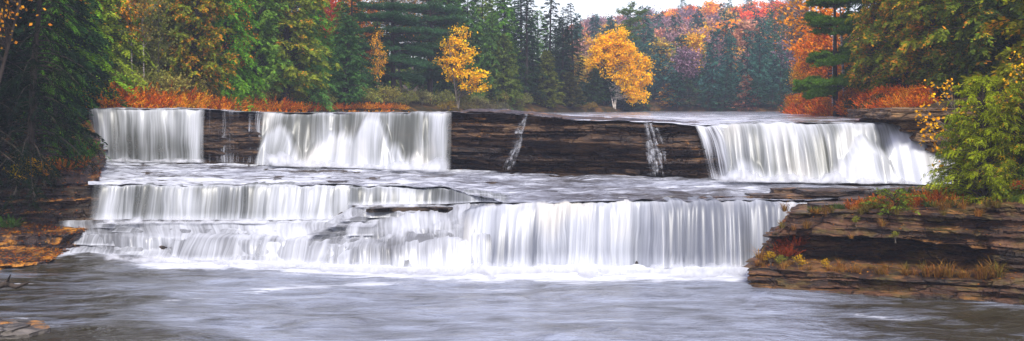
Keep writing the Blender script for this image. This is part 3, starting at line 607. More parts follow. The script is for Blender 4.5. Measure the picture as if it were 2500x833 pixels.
# river above the falls
S = np.arange(120, 2425, 6.0); t = np.linspace(0, 1, 90)[:, None]; tt = t ** 2.2
Yl, zl, Yf, zf = U(S)
Y = (Yl - .05)[None] * (1 - tt) + 135 * tt; px = S[None] + 0 * t
zfar = 3.84
z = zl[None] + .05 + (zfar - zl[None]) * sstep(0, 40, Y - Yl[None])
z += (fbm(px / F * Y * 1.4, Y * 1.2, 81, 4) - .5) * .13 * np.clip(1.2 - (Y - Yl) / 30, .25, 1)
foam = .40 + .2 * np.exp(-((Y - Yl) / 1.5) ** 2) + .16 * sstep(1150, 1400, px) * (1 - sstep(1850, 2000, px)) - .3 * sstep(12, 45, Y - Yl)
aer_sky = .5 - .1 * sstep(5, 40, Y - Yl)
Xr = np.where(px < 1250, (px - 1250) / F * Y, (px - 1250) / F * np.minimum(Y, 95))
Xr = (px - 1250) / F * Y
RIVER = water_mat('grey river water', (.06, .055, .05), sx=.25, sy=.3, aer_sky=(.5, .5, .57), rough=.16, bumps=.5)
o = mesh_np('river_water', np.stack([Xr, Y, z], -1), grid_faces(*Y.shape), RIVER, None, True, {'foam': foam, 'aer_sky': aer_sky}); struct(o)
# thin ledges breaking the surface of the shelf
def ledge(pl, pr, Y, z, th, dep, seed, mat, label):
    n = 14; fx = np.linspace(0, 1, n); r = np.random.default_rng(seed)
    fr_ = [(xat(pl + (pr - pl) * f, Y), Y + r.normal(0, .10)) for f in fx]; bk = [(xat(pl + (pr - pl) * f, Y), Y + dep + r.normal(0, .15)) for f in fx[::-1]]
    o = slab_layers('rock_ledge', [(fr_ + bk, z - th, z)], mat, seed); return tag(o, label, 'rock ledge', 'thin ledges between the two drops')
ledge(900, 1112, 32.2, 1.335, .10, .4, 101, DARKROCK, 'thin dark rock line across the middle cascade of the lower drop')
for i, (pl, pr, py, z, dep, lb) in enumerate(((1830, 2190, 478, 1.80, .7, 'long low brown ledge above the right end of the wide curtain'), (1960, 2330, 467, 1.93, .8, 'brown ledge step between the outcrop and the broad upper waterfall'), (1700, 1960, 483, 1.765, .25, 'thin sliver of ledge at the rim of the wide curtain'),
                                              (2060, 2300, 487, 1.85, .6, 'short brown ledge beside the rust ferns of the outcrop'), (1890, 2120, 461, 1.93, .4, 'thin ledge nearest the foot of the broad upper waterfall'), (1985, 2200, 500, 1.80, .7, 'wet ledge at the inner corner of the outcrop'))):
    ledge(pl, pr, ground_y(py, z), z, .13, dep, 110 + i, LEDGEROCK, lb)

# churned foam where the falling water meets the level water
def foamroll(parent, p0, p1, fn, h, w, seed, dens=.7):
    S = np.arange(p0, p1, 3.0); Yf, zf = fn(S); nr = 12; a = np.linspace(0, 1, nr)[:, None]
    hh = h * (.35 + 1.3 * fbm(S / 28., 2.2, seed, 4) ** 1.5 * 1.6)[None]; ww = w * (.5 + fbm(S / 40., 5.1, seed + 1, 3))[None]
    Y = Yf[None] + .12 - ww * a ** .8 + (fbm(S[None] / 9., a * 3, seed + 3, 3) - .5) * .12; z = zf[None] + .01 + hh * (1 - a) ** 1.6 + (fbm(S[None] / 7., a * 4, seed + 4, 3) - .5) * .05 * (1 - a)
    G = np.stack([(S[None] - 1250) / F * Y, Y, z], -1); th = dens + (fbm(S[None] / 16., a * 2, seed + 5, 3) - .5) * .8
    ed = np.sin(np.pi * np.clip(a * .93 + .03, 0, 1)) ** .8 * np.clip(np.minimum(S - S[0], S[-1] - S) / 20., 0, 1)[None] * np.clip(fbm(S[None] / 22., a, seed + 6, 3) * 2.4 - .35, 0, 1)
    o = finish_veil('foam', G[::-1], S, VM, th[::-1], ed[::-1]); o.parent = parent; o.location = -parent.location
W = [o for o in COL.objects if o.name.startswith('waterfall') and o.parent is None]
def wf(word): return next(o for o in W if word in o['label'])
sf = lambda S: (U(S)[2] - .25, U(S)[3] + .02)
foamroll(wf('far end of the upper'), 225, 505, sf, .12, .5, 301); foamroll(mid, 640, 1100, lambda S: (sf(S)[0] - .5, sf(S)[1]), .32, 1.3, 302, .85); foamroll(right, 1745, 2300, lambda S: (sf(S)[0] - .35, sf(S)[1]), .22, .9, 303, .8)
foamroll(wf('long grey'), 235, 860, lambda S: (33.25 + 0 * S, .80 + 0 * S), .12, .5, 304); foamroll(wf('short waterfall'), 850, 1090, lambda S: (33.05 + 0 * S, 1.3 + 0 * S), .10, .4, 305)
pf = lambda S: (bedq(1)(S)[0] - .75, 0 * S)
foamroll(wf('low two-step'), 250, 800, lambda S: (pf(S)[0] + .1, 0 * S), .10, .7, 306); foamroll(wf('tumbling'), 770, 1180, pf, .12, .9, 307, .85); foamroll(wf('widest'), 1130, 1860, pf, .13, 1.2, 308, .9)
# ================================================================== TERRAIN
RIV = np.array([(-18.8, 43.5), (-16.9, 47), (-14, 50.5), (-10.5, 60), (-6.3, 70), (-1.2, 80), (5.0, 89), (9.2, 93), (10.6, 96.5), (6, 100), (-20, 104), (-110, 112), (-110, 134),
                (-20, 122), (6, 111), (24, 106), (36, 104), (34, 96), (18.9, 76), (17.3, 60), (15.4, 46.5), (13.6, 37.5), (13.6, 34), (-18.8, 40)])
def riv_dist(x, y):
    """signed distance to the river's outline, positive on land"""
    x = np.asarray(x, float); y = np.asarray(y, float); d = np.full(x.shape, 1e9); ins = np.zeros(x.shape, bool)
    for i in range(len(RIV)):
        a, b = RIV[i], RIV[(i + 1) % len(RIV)]; e = b - a
        t = np.clip(((x - a[0]) * e[0] + (y - a[1]) * e[1]) / (e @ e), 0, 1)
        d = np.minimum(d, np.hypot(x - a[0] - t * e[0], y - a[1] - t * e[1]))
        c = ((a[1] > y) != (b[1] > y)) & (x < (b[0] - a[0]) * (y - a[1]) / (b[1] - a[1] + 1e-12) + a[0]); ins ^= c
    return np.where(ins, -d, d)
def terrain_z(x, y):
    x = np.asarray(x, float); y = np.asarray(y, float); d = riv_dist(x, y); dd = np.maximum(d, 0)
    zb = 4.02 + .35 * sstep(0, 2.5, d) + .10 * np.minimum(dd, 60) * (y < 1e9) + (fbm(x * .12, y * .12, 201, 3) - .5) * .8 * sstep(1, 8, d)
    hill = sstep(104, 300, y + (x < -20) * 0) * (11.0 + 5.0 * sstep(5, 50, x)) + (fbm(x * .02, y * .02, 203, 3) - .5) * 5 * sstep(130, 220, y)
    zb = np.where(y > 104, 4.3 + np.minimum(.10 * dd, 1.2) + hill, zb)
    z = 3.1 + (zb - 3.1) * sstep(-.3, .9, d)
    pxx = x / np.maximum(y, 5) * F + 1250
    Yw = np.interp(pxx, UT[:, 0], UT[:, 2]) + 1.2
    ramp_l = -1.2 + (zb + .9) * sstep(29, 44, y) ** 1.1; ramp_r = -1.2 + (zb + 1.0) * sstep(22, 37.5, y)
    low = np.where(pxx < 215, ramp_l - .3 - .5 * (y < 40), np.where(pxx > 2330, ramp_r - .5 * (y < 36), -1.5))
    lim = np.where(pxx < 215, 44.3, np.where(pxx > 2330, 37.5, Yw))
    return np.where(y < lim, np.minimum(low, z), z)
def tz(x, y): return float(terrain_z(np.array([x]), np.array([y]))[0])
xs = np.concatenate([np.linspace(-415, -60, 30, endpoint=False), np.linspace(-60, 60, 241), np.linspace(65, 415, 30)])
ys = np.concatenate([np.linspace(-115, 0, 12, endpoint=False), np.linspace(0, 125, 251, endpoint=False), np.linspace(125, 330, 70, endpoint=False), np.linspace(330, 715, 24)])
X, Y = np.meshgrid(xs, ys)
t = NT('forest floor'); g = t.n('ShaderNodeNewGeometry'); P = g.outputs['Position']
FLOOR = t.done(t.bsdf(t.ramp(t.noise(P, 1.6, 5, .7), [(.3, (.012, .012, .006)), (.5, (.04, .03, .012)), (.62, (.12, .055, .015)), (.75, (.05, .06, .015))]), .9, None, .1))
o = mesh_np('ground', np.stack([X, Y, terrain_z(X, Y)], -1), grid_faces(*X.shape), FLOOR, None, True); struct(o)

# ================================================================== FOLIAGE MATERIALS
def leaf_mat(name, tip=(.32, .13, .015), trans=.3, var=.55):
    """colour comes from the object; some leaves turn towards the tip colour (share = 1 - alpha)"""
    t = NT(name); oi = t.n('ShaderNodeObjectInfo'); g = t.n('ShaderNodeNewGeometry'); rnd = g.outputs['Random Per Island']
    tc = t.n('ShaderNodeTexCoord').outputs['Object']
    n = t.noise(tc, 1.3, 3, .6)
    k = t.math('MULTIPLY', t.mr(rnd, 0, 1, 1 - var, 1 + var), t.mr(n, .3, .7, .7, 1.3))
    sel = t.math('ADD', t.math('MULTIPLY', rnd, .45), t.math('MULTIPLY', t.mr(n, .25, .75), .55))
    c = t.mix(t.mr(sel, oi.outputs['Alpha'], t.math('ADD', oi.outputs['Alpha'], .12)), oi.outputs['Color'], tip)
    hs = t.n('ShaderNodeHueSaturation'); t.l(c, hs.inputs['Color']); t.l(k, hs.inputs['Value'])
    t.l(t.mr(t.math('FRACT', t.math('MULTIPLY', rnd, 7.3)), 0, 1, .482, .518), hs.inputs['Hue'])
    d = t.n('ShaderNodeBsdfDiffuse'); t.l(hs.outputs[0], d.inputs[0]); tl = t.n('ShaderNodeBsdfTranslucent'); t.l(hs.outputs[0], tl.inputs[0])
    return t.done(t.mixsh(trans, d.outputs[0], tl.outputs[0]))
LEAF = leaf_mat('leaves'); NEEDLE = leaf_mat('evergreen sprays', (.45, .19, .012), .32, .6)
GOLD = leaf_mat('golden leaves', (.95, .58, .008), .35, .35)
def bark_mat(name, a, b, white=False):
    t = NT(name); tc = t.n('ShaderNodeTexCoord').outputs['Object']
    n = t.noise(t.map(tc, (6, 6, 1.5) if not white else (3, 3, 14)), 1.0, 4, .65)
    return t.done(t.bsdf(t.ramp(n, [(.38, a), (.55, b)]), .85, t.bump(n, .6, .03), .2))
BARK = bark_mat('dark bark', (.018, .013, .01), (.06, .045, .035)); GREYBARK = bark_mat('grey bark', (.05, .042, .036), (.17, .145, .12))
BIRCH = bark_mat('birch bark', (.06, .045, .035), (.5, .45, .40), True)

# ================================================================== PLANT BUILDING
def nrm(v): return v / (np.linalg.norm(v, axis=-1, keepdims=True) + 1e-9)
def leaves(C, D, N, L, W):
    """pointed leaf quads from base C along D, facing N"""
    S = nrm(np.cross(D, N)); L = np.asarray(L)[..., None]; W = np.asarray(W)[..., None]; m = C + D * L * .45
    V = np.stack([C, m + S * W * .5, C + D * L, m - S * W * .5], -2).reshape(-1, 3)
    return V
def quads_of(V): return np.arange(len(V)).reshape(-1, 4)
def spray(rng, O, A, N, Ln, nq, ql, qw, ang=50):
    """flat pinnate sprays: origin O, axis A, plane normal N, length Ln (arrays over sprays)"""
    M = len(O); N = nrm(N - A * (N * A).sum(-1, keepdims=True)); B = np.cross(A, N)
    s = np.linspace(.05, 1, nq)[None].repeat(M, 0); side = np.where(np.arange(nq) % 2, 1.0, -1.0)[None]
    an = np.radians(ang * (1 - .75 * s) + rng.normal(0, 9, s.shape)); ca, sa = np.cos(an)[..., None], np.sin(an)[..., None]
    D = nrm(A[:, None] * ca + B[:, None] * sa * side[..., None] + N[:, None] * rng.normal(0, .12, s.shape)[..., None])
    P = O[:, None] + A[:, None] * (s * Ln[:, None])[..., None]; P[..., 2] -= (s ** 2 * Ln[:, None] * .22)
    l = ql * (1.05 - .55 * s) * rng.uniform(.75, 1.25, s.shape) * (Ln / Ln.mean())[:, None] ** .5
    Nn = N[:, None] + rng.normal(0, .25, P.shape)
    return leaves(P.reshape(-1, 3), D.reshape(-1, 3), Nn.reshape(-1, 3), l.ravel(), np.full(l.size, qw) * rng.uniform(.8, 1.2, l.size))
def tubes(paths, sides=4):
    V, Q, n = [], [], 0
    for P, r in paths:
        P = np.asarray(P, float); k = len(P); d = nrm(np.gradient(P, axis=0)); ref = np.where(np.abs(d[:, 2:3]) > .9, np.array([[1., 0, 0]]), np.array([[0., 0, 1]]))
        a = nrm(np.cross(d, ref)); b = np.cross(d, a); th = np.arange(sides) / sides * 2 * np.pi
        V.append((P[:, None] + (a[:, None] * np.cos(th)[None, :, None] + b[:, None] * np.sin(th)[None, :, None]) * np.asarray(r)[:, None, None]).reshape(-1, 3))
        i = np.arange(k * sides).reshape(k, sides) + n; j = np.roll(i, -1, 1)
        Q.append(np.stack([i[:-1], j[:-1], j[1:], i[1:]], -1).reshape(-1, 4)); n += k * sides
    return np.concatenate(V), np.concatenate(Q)
def trunk_path(rng, H, r, lean=.03, n=14, wob=.02):
    z = np.linspace(-.35, H, n); dx, dy = rng.normal(0, lean, 2)
    P = np.stack([dx * z + np.cumsum(rng.normal(0, wob, n)) * H / n, dy * z + np.cumsum(rng.normal(0, wob, n)) * H / n, z], -1)
    rad = r * (1 - .93 * np.clip(z / H, 0, 1)) ** .9 + .25 * r * np.exp(-np.clip(z, 0, 9) / .2)
    return P, rad
def on_path(P, z): return np.stack([np.interp(z, P[:, 2], P[:, i]) for i in range(3)], -1)
PROTO = {}
def reg(name, cv, cm, tv, tq, tm):
    PROTO[name] = (mesh_np(name + ' crown', cv, quads_of(cv), cm, link=False), mesh_np(name + ' trunk', tv, tq, tm, link=False, smooth=True))
def conifer(name, seed, H=9, R_=1.8, h0=.6, nb=120, prof=None, up=.15, droop=.35, ntw=16, nq=9, tw=.42, ql=.13, qw=.05, roll=.3, r=.14, power=1.0, ang=50, lump=.25, bark=None, mat=None, hang=.2, lean=.02):
    rng = np.random.default_rng(seed); TP, TR = trunk_path(rng, H, r, lean)
    i = np.arange(nb); rel = np.clip(((i + rng.random(nb)) / nb), 0, 1) ** power; h = h0 + (H - h0) * rel * .985
    az_ = i * 2.39996 + rng.normal(0, .35, nb)
    prof = prof or (lambda q: (1 - q) ** .8)
    L = R_ * prof(rel) * rng.uniform(1 - lump * 1.5, 1 + lump, nb) + .12
    d = np.stack([np.cos(az_), np.sin(az_), 0 * az_], -1); base = on_path(TP, h)
    upb = up + .5 * rel ** 3
    def pt(t):  # t: nb,k
        P = base[:, None] + d[:, None] * (L[:, None] * t)[..., None]
        P[..., 2] += L[:, None] * (upb[:, None] * t - droop * t * t); return P
    tt = rng.uniform(.12, 1.0, (nb, ntw)) ** .75; keep = rng.random((nb, ntw)) < np.clip(.25 + .85 * L[:, None] / R_, 0, 1)
    side = np.where(rng.random(tt.shape) < .5, 1., -1.); lat = np.stack([-d[:, 1], d[:, 0], 0 * d[:, 0]], -1)
    th = np.radians(rng.uniform(15, 65, tt.shape)) * side
    slope = (upb[:, None] - 2 * droop * tt)
    A = d[:, None] * np.cos(th)[..., None] + lat[:, None] * np.sin(th)[..., None]; A[..., 2] += slope * np.cos(th) * .8 - hang * rng.uniform(.3, 1, tt.shape) + rng.normal(0, roll * .5, tt.shape)
    A = nrm(A); N = np.zeros(A.shape); N[..., 2] = 1; N += rng.normal(0, roll, A.shape)
    Ln = tw * (L[:, None] ** .5) * (1.25 - .7 * tt) * rng.uniform(.7, 1.3, tt.shape)
    O = pt(tt)[keep]; V = spray(rng, O, A[keep], N[keep], Ln[keep], nq, ql, qw, ang)
    paths = [(TP, TR)]
    tb = np.linspace(0, .95, 5)[None].repeat(nb, 0); BP = pt(tb)
    for k in range(nb):
        if L[k] > .3: paths.append((BP[k], np.linspace(.008 + .014 * L[k], .004, 5)))
    tv, tq = tubes([paths[0]], 8); tv2, tq2 = tubes(paths[1:], 3)
    reg(name, V, mat or NEEDLE, np.concatenate([tv, tv2]), np.concatenate([tq, tq2 + len(tv)]), bark or BARK)
def broadleaf(name, seed, H=7, lobes=((0, 0, 5, 1.6, 1.6, 1.6),), ncl=110, nlf=90, cs=.32, ls=.12, lw=.085, r=.09, lean=.03, bark=None, mat=None, stems=1, twigs=2, flat=.5, spread=.12, trunk_top=.92):
    rng = np.random.default_rng(seed); paths, C = [], []
    TPs = []
    for s in range(stems):
        TP, TR = trunk_path(rng, H * trunk_top * (1 - .12 * s), r * (1 - .15 * s), lean + spread * (stems > 1)); TP[:, :2] += rng.normal(0, .08, 2) * (s > 0); TPs.append(TP); paths.append((TP, TR))
    vol = np.array([l[3] * l[4] * l[5] for l in lobes]) ** .75; vol /= vol.sum()
    for li, l in enumerate(lobes):
        m = max(3, int(ncl * vol[li])); q = nrm(rng.normal(size=(m, 3))) * rng.uniform(.3, 1, (m, 1)) ** .5
        C.append(np.array(l[:3]) + q * np.array(l[3:6]))
    C = np.concatenate(C); V = []
    for c in C:
        TP = TPs[rng.integers(stems)]; z0 = np.clip(c[2] - rng.uniform(.25, .7) * (np.hypot(*(c[:2])) + .5), .12 * H, H * trunk_top * .93); b = on_path(TP, z0)
        mid = (b + c) / 2 + rng.normal(0, .12, 3) * np.linalg.norm(c - b); mid[2] += .1 * np.linalg.norm(c - b)
        t = np.linspace(0, 1, 6)[:, None]; P = (1 - t) ** 2 * b + 2 * t * (1 - t) * mid + t * t * c
        paths.append((P, np.linspace(.006 + .02 * np.linalg.norm(c - b) * .5, .003, 6)))
        n = rng.poisson(nlf); k = rng.random(n) ** .6
        O = np.where((rng.random((n, 1)) < .3), on_bez(b, mid, c, .5 + .5 * k), c + rng.normal(0, cs, (n, 3)) * np.array([1, 1, flat + .15]))
        D = nrm(rng.normal(0, 1, (n, 3)) + np.array([0, 0, -.35])); N = nrm(rng.normal(0, .6, (n, 3)) + np.array([0, 0, .8]))
        V.append(leaves(O, D, N, rng.uniform(.7, 1.25, n) * ls, rng.uniform(.75, 1.2, n) * lw))
        for _ in range(twigs):
            e = c + rng.normal(0, cs * .9, 3); paths.append((np.stack([P[3], (P[4] + e) / 2, e]), [.006, .004, .002]))
    tv, tq = tubes(paths[:stems], 8); tv2, tq2 = tubes(paths[stems:], 3)
    V = np.concatenate(V); reg(name, V, mat or LEAF, np.concatenate([tv, tv2]), np.concatenate([tq, tq2 + len(tv)]), bark or GREYBARK)
def on_bez(b, m, c, t):
    t = t[:, None]; return (1 - t) ** 2 * b + 2 * t * (1 - t) * m + t * t * c
def whitepine(name, seed, H=10, levels=(), r=.17, tuft=26, nl=.2, nw=.022, lean=.02, perarm=60, mat=None):
    """levels: (height, reach, arms, droop[, azimuth centre, azimuth spread]): flat plates of long needles"""
    rng = np.random.default_rng(seed); TP, TR = trunk_path(rng, H, r, lean); paths = [(TP, TR)]; V = []
    for lv in levels:
        h, reach, arms, dr = lv[:4]; a0, sp = (lv[4], lv[5]) if len(lv) > 4 else (0, np.pi)
        for k in range(arms):
            a = a0 + sp * (2 * (k + rng.random()) / arms - 1); L = reach * rng.uniform(.7, 1.1); d = np.array([math.cos(a), math.sin(a), 0]); b = on_path(TP, h + rng.normal(0, .15))
            t = np.linspace(0, 1, 7)[:, None]; P = b + d * L * t; P[:, 2] += L * (.22 * t - dr * t * t)[:, 0]; P[1:-1] += rng.normal(0, .05, (5, 3)); paths.append((P, np.linspace(.012 + .018 * L, .006, 7)))
            n = int(perarm * L); tk = rng.uniform(.3, 1.02, n); lat = np.array([-d[1], d[0], 0]); c = np.stack([np.interp(tk, t[:, 0], P[:, i]) for i in range(3)], -1)
            c += lat * (rng.normal(0, .24, (n, 1)) * L * np.sin(tk * 2.6)[:, None]); c[:, 2] += rng.normal(.06, .07, n)
            D = nrm(rng.normal(0, 1, (n, tuft, 3)) * np.array([1, 1, .5]) + np.array([0, 0, .45]) + d * .4)
            O = np.repeat(c[:, None], tuft, 1); V.append(leaves(O.reshape(-1, 3), D.reshape(-1, 3), rng.normal(0, 1, (n * tuft, 3)), rng.uniform(.6, 1.1, n * tuft) * nl, np.full(n * tuft, nw)))
    tv, tq = tubes(paths[:1], 8); tv2, tq2 = tubes(paths[1:], 4); V = np.concatenate(V)
    reg(name, V, mat or NEEDLE, np.concatenate([tv, tv2]), np.concatenate([tq, tq2 + len(tv)]), BARK)
def fern(name, seed, H=.9, nf=46, nq=22, ql=.16, qw=.045, spread=.55, mat=None):
    rng = np.random.default_rng(seed); a = rng.random(nf) * 6.283; O = np.stack([np.cos(a), np.sin(a), 0 * a], -1) * (rng.random(nf) ** .5 * spread)[:, None]
    el = rng.uniform(.5, 1.45, nf); A = np.stack([np.cos(a) * np.cos(el), np.sin(a) * np.cos(el), np.sin(el)], -1)
    N = np.stack([-np.cos(a) * np.sin(el), -np.sin(a) * np.sin(el), np.cos(el)], -1) + rng.normal(0, .4, (nf, 3))
    Ln = H * rng.uniform(.6, 1.1, nf); V = spray(rng, O, A, N, Ln, nq, ql, qw, 62)
    tv, tq = tubes([(np.stack([o - [0, 0, .1], o + A_ * l * .5, o + A_ * l * .8]), [.008, .005, .003]) for o, A_, l in zip(O, A, Ln)], 3)
    reg(name, V, mat or LEAF, tv, tq, BARK)
def tuftgrass(name, seed, H=.4, nb=60, droop=.5, w=.018):
    rng = np.random.default_rng(seed); a = rng.random(nb) * 6.283; O = np.stack([np.cos(a), np.sin(a), 0 * a], -1) * rng.random((nb, 1)) * .14; L = H * rng.uniform(.5, 1.1, nb); el = rng.uniform(.8, 1.5, nb)
    V = []
    A = np.stack([np.cos(a) * np.cos(el), np.sin(a) * np.cos(el), np.sin(el)], -1); M = O + A * (L * .55)[:, None]; E = M + nrm(A + np.stack([np.cos(a), np.sin(a), -droop * 2 * rng.random(nb)], -1) * .8) * (L * .5)[:, None]
    S = np.stack([-np.sin(a), np.cos(a), 0 * a], -1) * w
    V = np.stack([O - S * .5, O + S * .5, M + S * .4, M - S * .4], 1).reshape(-1, 3); V2 = np.stack([M - S * .4, M + S * .4, E + S * .08, E - S * .08], 1).reshape(-1, 3)
    V = np.concatenate([V, V2]); me = mesh_np(name, V, quads_of(V), LEAF, link=False); PROTO[name] = (me, None)

ITEMS = []
def plant(kind, loc, s=1.0, rz=None, col=(.05, .1, .02), tip=1.0, name='tree', label='', cat='tree', group=None, tilt=0.0, wide=1.0, parts=('crown', 'trunk'), tcol=None):
    rr = random.Random(int(loc[0] * 977 + loc[1] * 131 + s * 17))
    rz = rr.random() * 6.28 if rz is None else rz
    cm, tm = PROTO[kind]
    if tm is None:
        e = bpy.data.objects.new(name, cm); COL.objects.link(e); e.color = (*col, tip)
    else:
        e = bpy.data.objects.new(name, None); COL.objects.link(e)
        for nm, me in zip(parts, (cm, tm)):
            o = bpy.data.objects.new(nm, me); COL.objects.link(o); o.parent = e; o.color = (*col, tip)
    e.location = loc; e.rotation_euler = (0, tilt, rz) if not hasattr(tilt, '__len__') else (tilt[0], tilt[1], rz); e.scale = (s * wide, s * wide, s)
    tag(e, label, cat, group); ITEMS.append(e); return e
# ================================================================== KINDS OF PLANTS
conifer('hemlock a', 1, 9, 2.1, .3, 170, lambda q: (1 - q) ** .7, up=.25, droop=.5, ntw=20, nq=9, tw=.48, ql=.19, qw=.075, roll=.35, hang=.3)
conifer('hemlock b', 2, 9, 1.95, .3, 170, lambda q: (1 - q) ** .65, up=.2, droop=.55, ntw=20, nq=9, tw=.48, ql=.19, qw=.075, roll=.4, hang=.35)
conifer('big hemlock', 3, 9, 2.5, .2, 170, lambda q: (1 - q) ** .55 * (.8 + .2 * np.sin(q * 20)), up=.1, droop=.55, ntw=26, nq=12, tw=.46, ql=.105, qw=.03, roll=.25, hang=.4, lump=.3)
conifer('spruce a', 4, 10, 1.5, .4, 150, lambda q: (1 - q) ** .9, up=.0, droop=.2, ntw=16, nq=9, tw=.42, ql=.17, qw=.06, roll=.35, hang=.25, lump=.3)
conifer('spruce b', 5, 10, 1.3, .3, 150, lambda q: (1 - q) ** .8, up=-.05, droop=.15, ntw=16, nq=9, tw=.4, ql=.17, qw=.06, roll=.35, hang=.25, lump=.35)
conifer('cedar a', 6, 8, 1.45, .3, 210, lambda q: np.minimum(1, q * 6 + .5) * (1 - q) ** .55, up=.75, droop=.55, ntw=16, nq=9, tw=.36, ql=.18, qw=.08, roll=.9, hang=.5, lump=.4)
conifer('cedar b', 7, 8, 1.65, .5, 210, lambda q: np.minimum(1, q * 4 + .5) * (1 - q) ** .5, up=.7, droop=.6, ntw=16, nq=9, tw=.38, ql=.18, qw=.08, roll=.9, hang=.6, lump=.45)
conifer('cedar c', 8, 8, 1.4, .15, 210, lambda q: (1 - q) ** .6, up=.8, droop=.5, ntw=16, nq=9, tw=.36, ql=.18, qw=.08, roll=.9, hang=.5, lump=.45)
conifer('near cedar', 9, 5, 1.7, .1, 200, lambda q: np.minimum(1, q * 5 + .75) * (1 - q) ** .5, up=.75, droop=.65, ntw=24, nq=11, tw=.27, ql=.085, qw=.03, roll=.9, hang=.7, lump=.45, power=1.15)
conifer('small juniper', 10, .55, .5, .02, 34, lambda q: (1 - q) ** .4, up=.5, droop=.3, ntw=10, nq=9, tw=.22, ql=.06, qw=.022, roll=.8, hang=.1, lump=.4, r=.02)
whitepine('white pine a', 11, 10, ((1.7, 2.2, 5, .35), (2.6, 2.6, 6, .3), (3.4, 2.5, 6, .25), (4.3, 2.7, 6, .2), (5.2, 2.4, 6, .15), (6, 2.2, 6, .1), (7, 1.9, 6, .05), (8, 1.5, 6, 0), (9, .9, 5, -.1), (9.8, .4, 4, -.3)))
whitepine('white pine b', 12, 9, ((2.1, 1.7, 4, .3, 3.1, .9), (2.35, 2.0, 5, .25, 3.1, 1.8), (2.5, 1.4, 4, .2, 0, 1), (3.75, 1.7, 5, .2, 3.4, 1.6), (3.95, 1.6, 5, .2, .2, 1.4), (5.4, 1.8, 6, .12), (5.7, 1.9, 6, .12), (6.8, 1.7, 6, .1), (7.6, 1.5, 5, 0), (8.5, 1.1, 5, -.1)), perarm=85)
whitepine('lone pine', 13, 10.5, ((7.4, 1.1, 3, .1), (8.2, 1.5, 4, .05), (8.9, 1.2, 4, .05, 3.1, 1.2), (9.6, 1.5, 6, 0), (10.2, .7, 4, -.1)), r=.12, nl=.2, nw=.03, tuft=14, perarm=26)
broadleaf('golden birch', 21, 6.6, ((-.1, 0, 5.5, 1.0, 1.0, 1.0), (-1.1, 0, 4.5, 1.0, 1, .8), (-1.7, 0, 3.7, .7, .7, .6), (.9, 0, 4.7, 1.0, 1.0, .9), (1.9, 0, 3.7, .8, .8, .9), (2.3, 0, 2.6, .7, .7, .8), (1.8, 0, 1.15, .9, .8, .7), (1.2, 0, 1.9, .7, .7, .7), (1.3, 0, 2.8, .7, .7, .7), (.3, .3, 3.7, 1.0, .9, .6), (-.7, .2, 3.1, .6, .6, .5), (.5, 0, 2.5, .6, .5, .4), (-.9, .2, 5.6, .5, .5, .5), (.7, 0, 6.1, .5, .5, .5), (2.6, 0, 3.6, .4, .4, .5)), ncl=330, nlf=55, cs=.18, ls=.15, lw=.12, bark=BIRCH, mat=GOLD, stems=3, r=.065, spread=.13, twigs=2)
broadleaf('loose yellow birch', 22, 5.4, ((0, 0, 4.6, .75, .8, .8), (.2, 0, 3.5, 1, .9, .7), (-.3, 0, 2.7, 1.2, 1, .6), (.5, 0, 2.0, 1.4, 1, .5), (1.1, 0, 1.4, .9, .8, .4), (-.5, 0, 3.9, .6, .6, .5)), ncl=95, nlf=38, cs=.2, ls=.15, lw=.11, bark=GREYBARK, mat=GOLD, stems=3, r=.05, spread=.07, twigs=2)
broadleaf('sparse tree a', 23, 6, ((0, 0, 4.8, 1, 1, 1), (.5, 0, 3.6, 1, 1, .7), (-.6, 0, 3, .9, .9, .7), (0, 0, 2.2, .9, .9, .5)), ncl=60, nlf=26, cs=.22, ls=.14, lw=.1, r=.06, twigs=4)
broadleaf('sparse tree b', 24, 6.5, ((.4, 0, 5.6, .9, .9, .7), (-.5, 0, 4.6, .8, .8, .6), (.1, 0, 3.4, .7, .7, .5)), ncl=40, nlf=28, cs=.2, ls=.13, lw=.1, r=.055, twigs=4, lean=.06, bark=BIRCH)
broadleaf('pole birch', 34, 9, ((0, 0, 8.0, 1, 1, .8), (.2, 0, 6.8, .8, .8, .6)), ncl=26, nlf=20, cs=.25, ls=.14, lw=.1, r=.10, twigs=4, lean=.015, bark=BIRCH)
broadleaf('bare tree a', 25, 8, ((0, 0, 6, 1.6, 1.6, 1.7), (.6, 0, 4.2, 1.2, 1.2, .8)), ncl=110, nlf=5, cs=.4, ls=.12, lw=.09, r=.1, twigs=9)
broadleaf('bare tree b', 26, 8, ((0, 0, 5.6, 1.3, 1.3, 2),), ncl=100, nlf=9, cs=.4, ls=.12, lw=.09, r=.09, twigs=8, lean=.06)
broadleaf('maple a', 27, 7, ((0, 0, 4.9, 1.5, 1.5, 1.7), (.7, .2, 3.6, 1.1, 1.1, .9), (-.8, 0, 4, 1, 1, 1)), ncl=150, nlf=60, cs=.3, ls=.16, lw=.13, r=.1)
broadleaf('maple b', 28, 7, ((0, 0, 5.4, 1.1, 1.1, 1.2), (.7, 0, 4.1, 1.2, 1.1, .8), (-.6, 0, 3.4, 1.2, 1, .8), (.1, 0, 2.4, 1.1, 1, .6)), ncl=130, nlf=48, cs=.28, ls=.16, lw=.13, r=.09)
broadleaf('leafy shrub a', 29, 1.5, ((0, 0, .8, .8, .8, .55), (.5, 0, .6, .5, .5, .4), (-.4, 0, 1.1, .5, .5, .4)), ncl=70, nlf=40, cs=.16, ls=.10, lw=.07, stems=5, r=.025, spread=.25, twigs=2)
broadleaf('leafy shrub b', 30, 1.3, ((0, 0, .7, .9, .8, .5), (.5, 0, .9, .4, .4, .35)), ncl=60, nlf=30, cs=.18, ls=.09, lw=.065, stems=5, r=.02, spread=.3, twigs=4)
